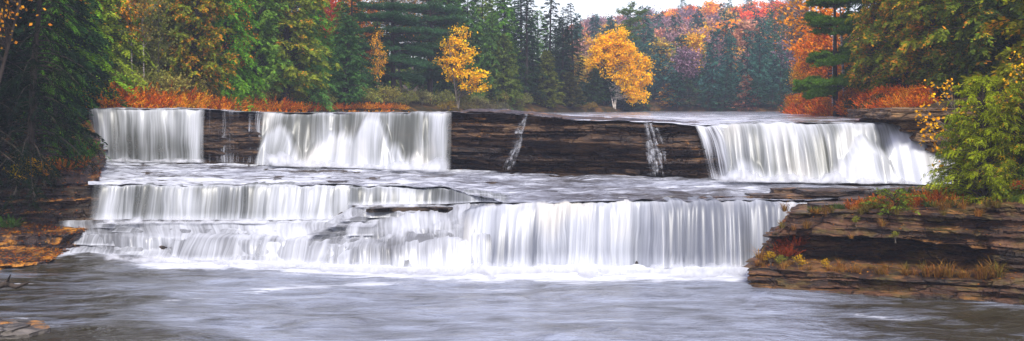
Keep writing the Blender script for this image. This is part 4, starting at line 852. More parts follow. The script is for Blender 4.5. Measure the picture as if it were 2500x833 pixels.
broadleaf('leaning sapling', 31, 3.1, ((-.5, 0, 2.6, .5, .5, .35), (-.75, 0, 1.9, .4, .4, .4), (-.5, 0, 1.0, .5, .5, .4), (0, 0, 1.6, .5, .5, .6), (-.9, 0, 1.3, .25, .3, .3), (-.2, 0, .3, .4, .4, .3)), ncl=46, nlf=9, cs=.11, ls=.105, lw=.085, stems=2, r=.018, spread=.05, twigs=3, mat=GOLD, flat=.7)
broadleaf('yellow seedling', 32, .9, ((0, 0, .65, .4, .35, .2), (.2, 0, .4, .3, .3, .15)), ncl=26, nlf=14, cs=.09, ls=.1, lw=.08, stems=3, r=.012, spread=.3, twigs=1, mat=GOLD)
fern('bracken a', 41); fern('bracken b', 42, 1.0, 60, 20, .15, .045, .7); fern('small fern', 43, .5, 26, 18, .1, .03, .25); fern('green fern', 44, .8, 40, 20, .13, .05, .4)
tuftgrass('grass tuft a', 51, .42, 70); tuftgrass('grass tuft b', 52, .6, 50, .9)
# trees of the far hillside: coarser, they stand 110-300 m away
FARQ = dict(ntw=7, nq=6, roll=.5, hang=.3)
conifer('far conifer a', 61, 11, 2.0, .8, 110, lambda q: (1 - q) ** .85, up=.0, droop=.25, tw=.55, ql=.38, qw=.17, **FARQ)
conifer('far conifer b', 62, 11, 2.4, .6, 110, lambda q: (1 - q) ** .7, up=.1, droop=.3, tw=.6, ql=.4, qw=.18, lump=.4, **FARQ)
conifer('far conifer c', 63, 10, 2.2, 1.5, 90, lambda q: np.minimum(1, 3 * q + .4) * (1 - q) ** .5, up=.2, droop=.2, tw=.6, ql=.42, qw=.19, lump=.5, **FARQ)
broadleaf('far maple a', 64, 10, ((0, 0, 6.6, 2.4, 2.4, 2.5), (1.2, 0, 5, 1.7, 1.7, 1.4), (-1.3, 0, 5.4, 1.6, 1.6, 1.5)), ncl=110, nlf=38, cs=.5, ls=.42, lw=.33, r=.16, twigs=2)
broadleaf('far maple b', 65, 10, ((0, 0, 7.4, 1.8, 1.8, 1.9), (1.1, 0, 5.6, 1.6, 1.6, 1.3), (-1.0, 0, 4.4, 1.7, 1.5, 1.1)), ncl=95, nlf=32, cs=.5, ls=.42, lw=.33, r=.15, twigs=3)
broadleaf('far bare tree', 66, 10, ((0, 0, 6.4, 2.3, 2.3, 2.7),), ncl=120, nlf=13, cs=.6, ls=.36, lw=.26, r=.15, twigs=10)
for me in (PROTO['far bare tree'][1],): pass

# ================================================================== PLANTING
SHX = np.array([123, 309, 500, 780, 1000, 1210, 1400, 1500, 1560]); SHY = np.array([44.5, 47, 50.5, 60, 70, 80, 89, 93.5, 97])
def shore(px): return float(np.interp(px, SHX, SHY))
def gpos(px, Y): x = xat(px, Y); return (x, Y, tz(x, Y) - .05)
LM_LEFT = ((290, 'above the upper-left waterfall'), (570, 'above the dark rock gap'), (760, 'above the foaming mounds'), (960, 'above the upper middle waterfall'), (1240, 'above the narrow trickle'), (1440, 'behind the bare brown ledge'))
GREEN = (0.119, 0.275, 0.018); BRIGHT = (0.203, 0.375, 0.015); DEEP = (0.042, 0.112, 0.033); BLUEG = (0.050, 0.119, 0.056); OLIVE = (0.225, 0.237, 0.020); OCHRE = (0.170, 0.130, 0.016)
def fr(kind, px, dY, h, label, col, tip=1.0, wide=1.0, name='conifer', cat='tree', rz=None, tilt=0.0, H0=None, group='trees of the left bank'):
    Hs = {'hemlock': 9, 'spruce': 10, 'cedar': 8, 'white pine a': 10, 'white pine b': 9, 'lone': 10.5, 'golden': 6.6, 'loose': 5.4, 'sparse tree a': 6, 'sparse tree b': 6.5, 'bare': 8, 'maple': 7}
    hh = next(v for k, v in Hs.items() if kind.startswith(k)); s = h / hh
    return plant(kind, gpos(px, shore(px) + dY), s, rz, col, tip, name, label, cat, group, tilt, wide)
# -- the left bank, first row
fr('hemlock a', 178, 2.0, 8.5, 'bright green hemlock with drooping boughs just behind the black one', BRIGHT, .9, 1.0, 'hemlock')
fr('hemlock b', 262, 3.2, 9, 'yellow green hemlock rising behind the orange bracken at the falls end', (0.236, 0.312, 0.022), .85, 1.0, 'hemlock')
fr('sparse tree b', 322, 2.2, 6.2, 'slender birch with bare pale trunk and an orange leafy top', (0.620, 0.260, 0.015), 1, 1, 'birch')
fr('sparse tree b', 352, 1.6, 6.6, 'forked slender birch with pale trunk and almost no leaves', (0.200, 0.160, 0.030), 1, .8, 'birch', rz=2.0)
fr('sparse tree a', 385, 2.8, 5, 'thin olive sapling between the pale birches and the cedar', (0.213, 0.225, 0.050), .8, .9, 'sapling')
fr('cedar b', 418, 4.2, 9, 'tall olive cedar standing behind the pale birch trunks', (0.186, 0.237, 0.022), .72, 1.05, 'cedar')
fr('cedar a', 470, 2.6, 8.6, 'cedar with rusty orange tips at the inner edge of the birches', (0.200, 0.237, 0.018), .55, 1.0, 'cedar')
fr('hemlock b', 548, 3.0, 9, 'soft green hemlock above the dark rock gap', GREEN, .97, 1.0, 'hemlock')
fr('sparse tree a', 582, 2.4, 6.2, 'young maple with a few bright orange leaf clusters', (0.800, 0.280, 0.010), 1, .7, 'maple', rz=1.0)
fr('cedar c', 625, 3.0, 8.5, 'bright green cedar reaching to the ground beside the soft green hemlock', (0.135, 0.250, 0.030), .9, 1.05, 'cedar')
fr('cedar b', 700, 2.4, 9.2, 'broad olive cedar with yellowing tips above the foaming mounds', (0.203, 0.250, 0.022), .7, 1.15, 'cedar')
fr('hemlock a', 752, 1.8, 5.4, 'low bright hemlock leaning over the bracken', (0.119, 0.275, 0.050), 1, 1.1, 'hemlock')
fr('cedar c', 840, 2.0, 5.4, 'short dark cedar with a full rounded skirt', (0.068, 0.163, 0.037), .97, 1.25, 'cedar')
fr('spruce a', 862, 5.0, 8.5, 'dark spruce rising behind the short dark cedar', DEEP, 1, 1.2, 'spruce')
fr('sparse tree a', 922, 3.4, 5.0, 'thin tree with scattered yellow leaf clusters before the white pine', (0.750, 0.360, 0.012), 1, .6, 'maple')
fr('white pine a', 962, 5.5, 10.2, 'large white pine with dark trunk and level boughs', (0.047, 0.119, 0.045), 1, 1.1, 'white_pine')
fr('white pine a', 1048, 7.0, 10.6, 'second white pine with level boughs behind the loose yellow birch', (0.054, 0.131, 0.050), 1, 1.0, 'white_pine')
fr('loose yellow birch', 1118, 1.6, 6.0, 'loose golden yellow birch with airy crown at the shore', (0.980, 0.580, 0.004), .8, 1, 'birch', rz=0.0)
fr('hemlock b', 1200, 4.0, 7.0, 'green hemlock beside the loose yellow birch', (0.093, 0.188, 0.037), .97, .95, 'hemlock')
fr('cedar a', 1232, 2.0, 5.6, 'small olive cedar above the narrow trickle', (0.127, 0.175, 0.027), .9, 1.2, 'cedar')
fr('spruce a', 1284, 4.0, 10.4, 'tall narrow spruce with a pointed top above the bare ledge', (0.027, 0.056, 0.022), 1, 1.1, 'spruce')
fr('spruce b', 1338, 8.0, 11.2, 'spruce whose bare spire cuts into the sky', (0.027, 0.056, 0.025), 1, .95, 'spruce')
fr('cedar c', 1338, 1.8, 4.6, 'low cedar with yellow green tips at the water beyond the bare ledge', (0.151, 0.175, 0.027), .8, 1.35, 'cedar')
fr('spruce b', 1402, 3.6, 8.6, 'dark spruce next to the big golden birch', (0.022, 0.050, 0.022), 1, 1.25, 'spruce')
fr('spruce a', 1372, 5.0, 8.2, 'slim dark spruce tucked between two taller spruces', (0.030, 0.062, 0.027), 1, 1.0, 'spruce')
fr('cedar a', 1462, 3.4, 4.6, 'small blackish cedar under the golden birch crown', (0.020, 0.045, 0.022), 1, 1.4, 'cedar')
fr('cedar c', 1395, 1.6, 3.0, 'bushy yellow green cedar at the shore below the dark spruce', (0.089, 0.094, 0.020), .8, 1.9, 'cedar')
fr('golden birch', 1500, 1.0, 7.0, 'big golden birch with white trunk leaning over the river', (0.980, 0.570, 0.003), .75, 1.0, 'birch', rz=0.0)
plant('lone pine', gpos(1536, 99), 1.0, None, (0.119, 0.188, 0.044), 1, 'white_pine', 'lone pine with a flat sparse top above the big golden birch', 'tree', 'trees of the left bank')
# -- the wood behind
FOREST_KINDS = {
    'hemlock': (('hemlock a', 'hemlock b'), 9, (GREEN, (0.076, 0.175, 0.031), (0.151, 0.250, 0.025)), 'green hemlock'),
    'spruce': (('spruce a', 'spruce b'), 10, (DEEP, BLUEG, (0.034, 0.075, 0.025)), 'dark spruce'),
    'cedar': (('cedar a', 'cedar b', 'cedar c'), 8, (OLIVE, (0.169, 0.213, 0.025), (0.109, 0.175, 0.027)), 'olive cedar'),
    'white_pine': (('white pine a',), 10, ((0.042, 0.094, 0.035),), 'white pine'),
    'bare_tree': (('bare tree a', 'bare tree b'), 8, ((0.300, 0.170, 0.030), (0.160, 0.130, 0.060), (0.450, 0.220, 0.020)), 'leafless tree'),
    'maple': (('maple a', 'maple b'), 7, ((0.550, 0.200, 0.015), (0.500, 0.070, 0.020), (0.350, 0.260, 0.030)), 'autumn maple'),
}
rng = np.random.default_rng(77); placed = []
def kind_for(px, row):
    if px < 700: w = {'hemlock': 5, 'cedar': 4, 'spruce': 2, 'bare_tree': 1, 'maple': .5}
    elif px < 900: w = {'hemlock': 2, 'cedar': 2, 'spruce': 2, 'bare_tree': 4, 'maple': .7}
    elif px < 1230: w = {'hemlock': 2, 'spruce': 2, 'white_pine': 2, 'bare_tree': 3, 'maple': .4, 'cedar': 1}
    else: w = {'spruce': 4, 'hemlock': 1.5}
    k = list(w); p = np.array([w[a] for a in k]); return k[rng.choice(len(k), p=p / p.sum())]
for row, (d0, stepx) in enumerate(((7.5, 92), (13, 92), (20, 84), (29, 74))):
    px = 20 + 40 * (row % 2)
    while px < 1415:
        q = px + rng.uniform(-24, 24); Y = shore(q) + d0 + rng.uniform(-1.6, 1.6); k = kind_for(q, row)
        if q > 1230: k = 'spruce' if rng.random() < .7 else 'hemlock'
        if 1090 < q < 1235 and rng.random() < .7: k = 'hemlock'
        protos, hh, cols, nm = FOREST_KINDS[k]; ground = tz(xat(q, Y), Y)
        need = (262 + 30) / F * Y + HC - ground                      # tall enough to close the view to the top of the wood
        h = need * rng.uniform(.88, 1.2)
        if q > 1300: h = ((262 - np.interp(q, [1300, 1350, 1440], [15, 35, 62])) / F * Y + HC - ground) * rng.uniform(.86, 1.02)
        row_w = ('second row', 'third row', 'fourth row', 'back row')[row]
        lm = min(LM_LEFT, key=lambda a: abs(a[0] - q))[1]
        plant(protos[rng.integers(len(protos))], gpos(q, Y), h / hh, None, cols[rng.integers(len(cols))], 1 if k in ('spruce', 'white_pine', 'maple', 'bare_tree') else rng.uniform(.72, 1), k,
              f'{nm} {lm}, {row_w}', 'tree', 'trees of the left bank', 0, rng.uniform(.95, 1.25))
        px += stepx
fr('maple a', 806, 12, 8.2, 'red maple showing between grey trees above the foaming mounds', (0.500, 0.060, 0.020), 1, .35, 'maple')
# -- bracken and shrubs along the left shore
RUST = ((0.700, 0.200, 0.008), (0.800, 0.300, 0.012), (0.580, 0.130, 0.008), (0.660, 0.240, 0.012), (0.800, 0.380, 0.018))
k = 0
for px in np.arange(205, 1010, 23):
    for row in range(3 if px < 480 else 2):
        q = px + rng.uniform(-9, 9); Y = shore(q) + .35 + row * .95 + rng.uniform(-.15, .2)
        hgt = np.interp(q, [205, 300, 450, 600, 780, 1000], [1.0, 1.25, .95, .75, .6, .4]) * rng.uniform(.75, 1.2)
        lm = min(LM_LEFT, key=lambda a: abs(a[0] - q))[1]
        plant(('bracken a', 'bracken b')[k % 2], gpos(q, Y), hgt, None, RUST[rng.integers(5)], 1, 'bracken', f'rust orange bracken {lm}, {("at the water", "second row", "third row")[row]}', 'fern', 'orange bracken along the left shore', 0, 1.25, ('fronds', 'stems')); k += 1
SHR = ((0.300, 0.312, 0.062), (0.320, 0.280, 0.060), (0.237, 0.250, 0.056), (0.325, 0.312, 0.112))
for px in list(np.arange(240, 480, 30)) + list(np.arange(480, 1300, 46)):
    q = px + rng.uniform(-12, 12); Y = shore(q) + 2.4 + rng.uniform(-.4, .6); lm = min(LM_LEFT, key=lambda a: abs(a[0] - q))[1]
    plant(('leafy shrub a', 'leafy shrub b')[k % 2], gpos(q, Y), np.interp(q, [240, 500, 1300], [1.2, .85, .8]) * rng.uniform(.8, 1.25), None, SHR[rng.integers(4)], rng.uniform(.7, 1), 'shrub', f'grey green leafy shrub behind the bracken {lm}', 'shrub', 'shrubs along the left shore', 0, 1.1, ('leaves', 'stems')); k += 1
for px, h, c in ((1180, .9, (0.160, 0.140, 0.070)), (1212, .8, (0.163, 0.163, 0.075)), (1150, .7, (0.200, 0.170, 0.050)), (1090, .6, (0.300, 0.200, 0.020)), (1265, .5, (0.125, 0.150, 0.037)), (1440, .5, (0.300, 0.200, 0.030)), (1545, .35, (0.500, 0.100, 0.020))):
    plant('leafy shrub b', gpos(px, shore(px) + .7), h, None, c, .9, 'shrub', f'low grey brown shrub at the water {min(LM_LEFT, key=lambda a: abs(a[0] - px))[1]}', 'shrub', 'shrubs along the left shore', 0, 1.3, ('leaves', 'stems'))

# -- the far hillside
HK = {'conifer': (('far conifer a', 'far conifer b', 'far conifer c'), ((.045, .14, .10), (.065, .17, .09), (.04, .12, .10)), 'dark evergreen'),  # evergreens bluish: distance haze is mixed into their leaf colour
      'bare_tree': (('far bare tree',), ((.34, .19, .2), (.4, .22, .16), (.3, .18, .23)), 'purple grey leafless tree'),
      'red_maple': (('far maple a', 'far maple b'), ((.9, .2, .015), (.9, .26, .03), (.95, .15, .01)), 'red maple'),
      'orange_maple': (('far maple a', 'far maple b'), ((.9, .32, .015), (.95, .42, .02), (.88, .22, .015)), 'orange maple'),
      'yellow_birch': (('far maple b',), ((.75, .42, .03), (.5, .34, .05)), 'yellow birch'),
      'pink_maple': (('far maple b',), ((.55, .24, .15), (.55, .28, .16)), 'dusky pink maple')}
pts = []
for tries in range(9000):
    Y = 111 + (290 - 111) * rng.random() ** 1.05; px = rng.uniform(1400, 1975)
    if px > 1960 and Y > 190: continue
    x = xat(px, Y)
    if riv_dist(np.array([x]), np.array([Y]))[0] < .8: continue
    if any((x - a) ** 2 + (Y - b) ** 2 < (2.7 + (Y - 110) * .016) ** 2 for a, b in pts): continue
    pts.append((x, Y))
    if len(pts) >= 298: break
for x, Y in pts:
    px = x / Y * F + 1250; z = tz(x, Y); v = (Y - 110) / 180.0; py = HY - (z + 6 - HC) / Y * F
    warm = float(noise2(px / 60.0, Y / 22.0, 301))
    if v < .16: w = {'conifer': 5, 'bare_tree': .8, 'yellow_birch': .7}
    elif v < .45: w = {'conifer': 4, 'bare_tree': 1.5, 'orange_maple': .7, 'yellow_birch': .7, 'pink_maple': .8}
    elif px < 1690: w = {'conifer': 1.0, 'bare_tree': 3.6, 'red_maple': .5, 'pink_maple': 1.0, 'orange_maple': .8}
    else: w = {'conifer': .9, 'bare_tree': 2.6, 'red_maple': .9, 'orange_maple': 1.9, 'yellow_birch': .7, 'pink_maple': .5}
    ks = list(w); p = np.array([w[a] for a in ks]); kd = ks[rng.choice(len(ks), p=p / p.sum())]
    protos, cols, nm = HK[kd]; band = 'at the foot of' if v < .12 else 'low on' if v < .35 else 'halfway up' if v < .65 else 'high on' if v < .85 else 'on the crest of'
    plant(protos[rng.integers(len(protos))], (x, Y, z - .2), rng.uniform(.66, 1.0) * (.75 if v < .12 else 1), None, cols[rng.integers(len(cols))], 1, kd, f'{nm} {band} the far hazy hill', 'tree', 'trees of the far hillside', 0, rng.uniform(.95, 1.2))
# low growth along the far shore, so that no bare ground shows under the first trees
for x, y in [(a + rng.uniform(-.5, .5), b) for a, b in ((q, np.interp(q, [-20, 6, 24, 36], [122, 111, 106, 104]) + .9) for q in np.arange(3, 36, 1.5))]:
    c = ((.03, .09, .05), (.05, .1, .04), (.5, .25, .03), (.3, .12, .06))[int(rng.choice(4, p=(.45, .3, .12, .13)))]
    plant(('far conifer b', 'far conifer c')[int(rng.integers(2))], (x, y, tz(x, y) - .5), rng.uniform(.22, .42), None, c, 1, 'bush', 'low bushy growth on the shore under the far hazy hill', 'bush', 'bushes along the far shore', 0, 1.7, ('leaves', 'stems'))

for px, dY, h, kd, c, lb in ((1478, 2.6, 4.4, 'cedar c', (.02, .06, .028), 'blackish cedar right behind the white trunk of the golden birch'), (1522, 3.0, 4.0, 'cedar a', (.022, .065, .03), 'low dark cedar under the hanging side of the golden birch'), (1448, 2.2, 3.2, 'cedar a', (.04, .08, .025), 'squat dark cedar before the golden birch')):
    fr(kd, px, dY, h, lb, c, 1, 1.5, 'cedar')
# -- the right bank behind the broad waterfall
RB = 'trees of the right bank'
def rt(kind, px, Y, h, hh, label, col, tip=1.0, wide=1.0, name='cedar', rz=None, tilt=0.0, parts=('crown', 'trunk'), cat='tree', group=RB):
    return plant(kind, gpos(px, Y), h / hh, rz, col, tip, name, label, cat, group, tilt, wide, parts)
rt('sparse tree a', 1950, 73, 11, 6, 'crooked nearly bare tree with scattered orange leaves leaning over the river', (.75, .3, .012), 1, 1.15, 'maple', tilt=-.22)
rt('bare tree b', 1965, 77, 9.5, 8, 'bare twiggy tree behind the crooked one on the right bank', (.6, .24, .012), 1, 1.0, 'bare_tree', tilt=-.12)
rt('white pine b', 2040, 55.5, 8.6, 9, 'white pine with three flat green plates beside the birches', (.10, .20, .018), 1, 1.0, 'white_pine', rz=0)
rt('pole birch', 2032, 58.5, 9.6, 9, 'white trunked birch before the layered white pine', (.75, .35, .02), 1, .9, 'birch')
rt('pole birch', 2062, 57.5, 9.6, 9, 'leaning white birch close to the red bushes', (.7, .3, .02), 1, .9, 'birch', tilt=-.05)
for c in ITEMS[-2:]:
    for ch in c.children:
        if ch.name.startswith('trunk'):
            ch.material_slots[0].link = 'OBJECT'; ch.material_slots[0].material = BIRCH
for px, Y, h, c, lb in ((1985, 72, 5, (.8, .3, .012), 'orange maple low between the pine and the crooked tree'), (2020, 69, 6.5, (.75, .24, .012), 'tall orange maple glowing behind the birch trunks'), (2090, 66, 5.4, (.8, .36, .012), 'yellow orange maple behind the leaning birch'),
                        (1958, 76, 3.2, (.8, .42, .015), 'small yellow maple at the water behind the rust bushes'), (2150, 64, 4.6, (.7, .28, .012), 'orange maple glimpsed between cedar trunks'), (1935, 79, 2.2, (.8, .38, .015), 'smallest yellow maple at the bend of the river')):
    rt('maple b' if h > 4 else 'maple a', px, Y, h, 7, lb, c, 1, 1.1, 'maple')
for px, Y, h, c, tp, wd, kd, lb in ((2150, 53, 9, (.22, .25, .014), .56, .8, 'cedar b', 'orange tipped cedar next to the layered white pine'), (2215, 51, 10, (.2, .25, .016), .6, .95, 'cedar a', 'tallest olive cedar of the right bank, full to the top'),
                                   (2290, 48, 10, (.22, .25, .015), .56, .95, 'cedar b', 'broad rusty cedar above the overhanging rock'), (2365, 45.5, 10, (.13, .18, .015), .68, .95, 'cedar c', 'dark cedar with a bare lower trunk behind the near cedar'),
                                   (2450, 43.5, 10, (.15, .2, .016), .64, 1.0, 'cedar b', 'cedar behind the yellow sapling at the picture edge'), (2540, 43, 10, (.06, .09, .015), .7, 1.4, 'cedar a', 'outermost cedar of the right bank'),
                                   (2130, 62, 10, (.04, .09, .025), 1, .8, 'hemlock a', 'dark hemlock behind the leaning birch'), (2185, 60, 11, (.045, .09, .022), 1, .9, 'hemlock b', 'dark hemlock behind the orange tipped cedar'), (2260, 57, 11, (.045, .09, .022), 1, 1.3, 'cedar c', 'dark cedar filling the gap behind the tallest olive cedar'),
                                   (2335, 54, 11, (.045, .09, .022), 1, 1.4, 'hemlock a', 'dark hemlock behind the broad rusty cedar'), (2420, 52, 11, (.045, .09, .022), 1, 1.4, 'hemlock b', 'dark hemlock deep in the wood behind the near cedar'), (2510, 50, 11, (.045, .09, .022), 1, 1.4, 'hemlock a', 'dark hemlock at the edge of the wood'),
                                   (2070, 72, 9, (.03, .065, .022), 1, 1.2, 'spruce a', 'spruce behind the layered white pine'), (2290, 66, 12, (.02, .05, .018), 1, 1.4, 'spruce a', 'spruce in the back of the right bank wood'), (2390, 62, 12, (.02, .05, .018), 1, 1.4, 'spruce b', 'second spruce in the back of the right bank wood'), (2180, 74, 12, (.02, .05, .018), 1, 1.4, 'spruce b', 'spruce beyond the orange tipped cedar')):
    hh = {'cedar': 8, 'hemloc': 9, 'spruce': 10}[kd.split()[0][:6]]
    rt(kd, px, Y, h, hh, lb, c, tp, wd, kd.split()[0])
rng = np.random.default_rng(5)
RB_RUST = ((.66, .15, .008), (.72, .2, .01), (.56, .11, .008), (.66, .24, .014))
k = 0
for px in np.arange(1932, 2262, 15):
    for row in range(3):
        Y = float(np.interp(px, [1925, 2040, 2170, 2270], [75, 58, 47, 41.5])) + .4 + row * 1.0
        h = np.interp(px, [1930, 1990, 2050, 2110, 2150, 2200, 2260], [.8, 1.35, 1.1, .95, .9, .9, .7]) * rng.uniform(.75, 1.15) * (1.0 if row else .85)
        where = 'at the river end' if px < 1985 else 'in front of the birches' if px < 2075 else 'below the cedars' if px < 2165 else 'behind the overhanging rock'
        plant(('bracken b', 'bracken a', 'leafy shrub a')[k % 3], gpos(px + rng.uniform(-6, 6), Y), h * (1 if k % 3 < 2 else .8), None, RB_RUST[rng.integers(4)], 1, 'bush', f'dark rust red bush {where}, {("at the water", "second row", "third row")[row]}', 'bush', 'rust red bushes of the right bank', 0, 1.15, ('leaves', 'stems')); k += 1
plant('leafy shrub a', gpos(2098, 52.5), .9, None, (.03, .05, .02), 1, 'shrub', 'dark green shrub between the rust red bushes', 'shrub', None, 0, 1, ('leaves', 'stems'))
plant('leafy shrub b', gpos(2150, 48.2), .9, None, (.06, .07, .02), .8, 'shrub', 'olive shrub at the water between the rust red bushes', 'shrub', None, 0, 1, ('leaves', 'stems'))

# -- near plants on the right
def near(kind, px, py, Y, s, label, col, tip=1.0, wide=1.0, name='cedar', rz=None, tilt=0.0, parts=('crown', 'trunk'), cat='tree', group=None):
    return plant(kind, tuple(at(px, py, Y)), s, rz, col, tip, name, label, cat, group, tilt, wide, parts)
near('near cedar', 2405, 515, 27.0, .66, 'bushy bright cedar standing on the red brown outcrop', (.27, .32, .012), .8, 1.0, 'cedar')
near('near cedar', 2345, 500, 28.2, .46, 'smaller cedar hanging over the foot of the upper waterfall', (.2, .27, .014), .8, 1.0, 'cedar')
near('near cedar', 2490, 515, 26.6, .62, 'olive cedar at the outer edge of the outcrop, rust speckled', (.22, .26, .014), .66, 1.05, 'cedar')
near('near cedar', 2590, 530, 26, .7, 'cedar partly outside the view beside the rust speckled one', (.07, .11, .014), .7, 1.1, 'cedar')
near('cedar b', 2590, 420, 33, 1.15, 'tall yellow olive cedar whose boughs hang into the upper corner', (.26, .27, .014), .66, 1.2, 'cedar')
near('leaning sapling', 2335, 425, 29.5, .88, 'slender sapling with yellow leaves reaching over the overhanging rock', (.85, .42, .01), .8, 1.0, 'sapling', 0.0)
near('leaning sapling', 2525, 330, 28.5, .75, 'yellow leaved sapling at the picture edge above the olive cedar', (.8, .42, .012), .7, 1.0, 'sapling', 0.4)
near('leafy shrub b', 2500, 470, 25.8, .25, 'small red leaved shrub under the olive cedar', (.5, .09, .015), 1, 1.2, 'shrub', None, 0, ('leaves', 'stems'), 'shrub')

# helper: height of the outcrop / left bank at a place, read from its own surface
def top_of(G, x, y):
    d = (G[..., 0] - x) ** 2 + (G[..., 1] - y) ** 2; m = d < .05
    return float(G[..., 2][m].max()) if m.any() else float(G[..., 2].ravel()[d.argmin()])
def on(G, px, Y): x = xat(px, Y); return (x, Y, top_of(G, x, Y) - .04)
for i, (px, Y) in enumerate(((2090, 27.6), (2110, 28.1), (2128, 27.5), (2150, 28.3), (2170, 27.7), (2200, 28.2), (2215, 27.4), (2240, 27.2), (2262, 27.6), (2280, 27.0), (2300, 27.4), (2320, 26.8), (2232, 28), (2190, 29), (2140, 29.2), (2250, 28.6), (2340, 27.2))):
    plant(('bracken a', 'small fern')[i % 2], on(G_OUT, px, Y), rng.uniform(.28, .5) if i % 2 == 0 else rng.uniform(.6, .9), None, ((.36, .09, .012), (.28, .07, .012), (.4, .14, .015))[i % 3], 1, 'fern', 'rust brown fern on the outcrop rim above the dark cave', 'fern', 'rust ferns on the outcrop', 0, 1, ('fronds', 'stems'))
near('small juniper', 2185, 533, 27.0, 1.05, 'small yellow green juniper on the outcrop rim above the cave', (.13, .18, .018), .85, 1.1, 'juniper', parts=('crown', 'trunk'), cat='shrub')
plant('small juniper', on(G_OUT, 2215, 28.6), .6, None, (.08, .11, .015), .8, 'juniper', 'smaller juniper behind the yellow green one on the rim', 'shrub')
for i, (px, py, Y, s) in enumerate(((1935, 600, 27.7, .42), (1950, 575, 27.5, .4), (1918, 625, 27.4, .45), (1905, 610, 28.3, .35), (1930, 560, 28.2, .35))):
    near(('bracken a', 'small fern')[i % 2], px, py, Y, s, ('rust red fern on the outcrop tip beside the curtain', 'dull brown fern low on the outcrop tip beside the curtain')[i % 2], ((.3, .06, .014), (.22, .07, .014))[i % 2], 1, 1, 'fern', None, 0, ('fronds', 'stems'), 'fern', 'ferns on the outcrop tip')
for i, (px, Y, s) in enumerate(((1950, 26.6, .3), (1908, 27, .25), (2015, 26.4, .25), (2185, 26.2, .2), (1880, 27.1, .28), (2090, 26.8, .2))):
    plant('yellow seedling', on(G_OUT, px, Y), s * 1.2, None, ((.5, .3, .015), (.25, .25, .03))[i % 2], .8, 'seedling', ('small yellow seedling on the bench below the cave', 'small lime green seedling on the bench below the cave')[i % 2], 'plant', 'seedlings on the outcrop bench', 0, 1, ('leaves', 'stems'))
GC = ((.3, .13, .03), (.22, .11, .025), (.36, .18, .04), (.16, .12, .025)); k = 0
for px in np.arange(1840, 2450, 13):
    for row in range(2):
        q = px + rng.uniform(-6, 6); f = np.interp(q, [1840, 1955, 2210, 2390, 2440], [26.7, 26.25, 25.35, 24.75, 24.5]) + (.06 if row == 0 else rng.uniform(.5, 1.6))
        hang = row == 0 and q > 2240
        if rng.random() < (.45 if row == 0 and q < 2240 else .2): continue
        plant(('grass tuft a', 'grass tuft b')[k % 2], on(G_OUT, q, f), rng.uniform(.45, .9) * (1.1 if hang else .8), None, GC[rng.integers(4)], 1, 'grass_tuft', f'dry grass tuft {"on the edge of" if row == 0 else "at the back of"} the bench {"near the curtain" if q < 2000 else "below the cave" if q < 2250 else "under the cedars"}', 'grass tuft', 'dry grass tufts on the outcrop bench'); k += 1
for i, (px, Y) in enumerate(((2050, 27.5), (2120, 27.4), (2200, 27.1), (2330, 26.6), (2270, 26.9), (1990, 27.6))):
    plant('green fern', on(G_OUT, px, Y), rng.uniform(.22, .36), None, (.06, .10, .02), .9, 'fern', 'small green fern in the mouth of the dark cave', 'fern', 'green ferns of the cave', 0, 1, ('fronds', 'stems'))

# -- near plants on the left
LB = 'plants of the black left bank'
plant('big hemlock', (xat(70, 34.6), 34.6, 2.2), 1.0, None, (.006, .016, .006), 1, 'hemlock', 'black green hemlock hanging over the leafy rock bank', 'tree', LB)  # near-black needles: dense shade of the bank is put into the colour
plant('big hemlock', (xat(-60, 33.6), 33.6, 2.2), 1.0, None, (.005, .013, .005), 1, 'hemlock', 'second black green hemlock at the very edge of the view', 'tree', LB, 0, 1.1)  # shade in the needle colour here too
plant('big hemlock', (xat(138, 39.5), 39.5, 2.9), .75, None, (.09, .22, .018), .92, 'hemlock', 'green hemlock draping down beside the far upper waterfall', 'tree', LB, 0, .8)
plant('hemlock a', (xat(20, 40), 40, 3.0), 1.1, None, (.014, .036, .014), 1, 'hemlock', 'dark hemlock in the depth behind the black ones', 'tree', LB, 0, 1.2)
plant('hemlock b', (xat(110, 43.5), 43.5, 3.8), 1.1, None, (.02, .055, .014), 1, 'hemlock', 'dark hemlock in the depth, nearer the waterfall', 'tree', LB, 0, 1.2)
plant('bare tree b', (xat(-70, 33), 33, 2.2), 1.1, None, (.6, .26, .015), 1, 'bare_tree', 'bare twiggy branches with a few orange leaves before the black hemlock', 'tree', LB, -.1, .9)
for ch in ITEMS[-1].children:
    if ch.name.startswith('trunk'): ch.material_slots[0].link = 'OBJECT'; ch.material_slots[0].material = BARK
for i, (px, Y, s, kd, c, lb) in enumerate(((178, 37, .9, 'green fern', (.07, .17, .02), 'bright green fern under the draping hemlock'), (196, 39, 1.0, 'green fern', (.06, .15, .02), 'bright green fern nearest the far upper waterfall'), (160, 35.8, .8, 'green fern', (.05, .13, .02), 'green fern above the yellow seedling'),
                                        (78, 34.3, 1.0, 'yellow seedling', (.8, .45, .012), 'large yellow leaved seedling on the black rock'), (110, 34.6, .7, 'yellow seedling', (.75, .35, .012), 'orange yellow seedling beside the larger one'), (40, 34.4, .8, 'yellow seedling', (.6, .4, .015), 'yellow seedling in the shade of the black hemlock'),
                                        (150, 35.4, .5, 'bracken a', (.5, .16, .012), 'orange bracken on the top step of the black bank'), (185, 36.5, .5, 'bracken b', (.45, .12, .012), 'rust bracken behind the top step of the black bank'), (215, 40.8, .5, 'bracken a', (.4, .12, .012), 'rust bracken by the foot of the far upper waterfall'),
                                        (25, 33.6, .6, 'green fern', (.05, .11, .02), 'green sprig at the foot of the black rock wall'))):
    plant(kd, on(G_LEFT, px, Y), s, None, c, 1, 'seedling' if 'seedling' in kd else 'fern', lb, 'plant' if 'seedling' in kd else 'fern', LB, 0, 1, ('leaves', 'stems') if 'seedling' in kd else ('fronds', 'stems'))
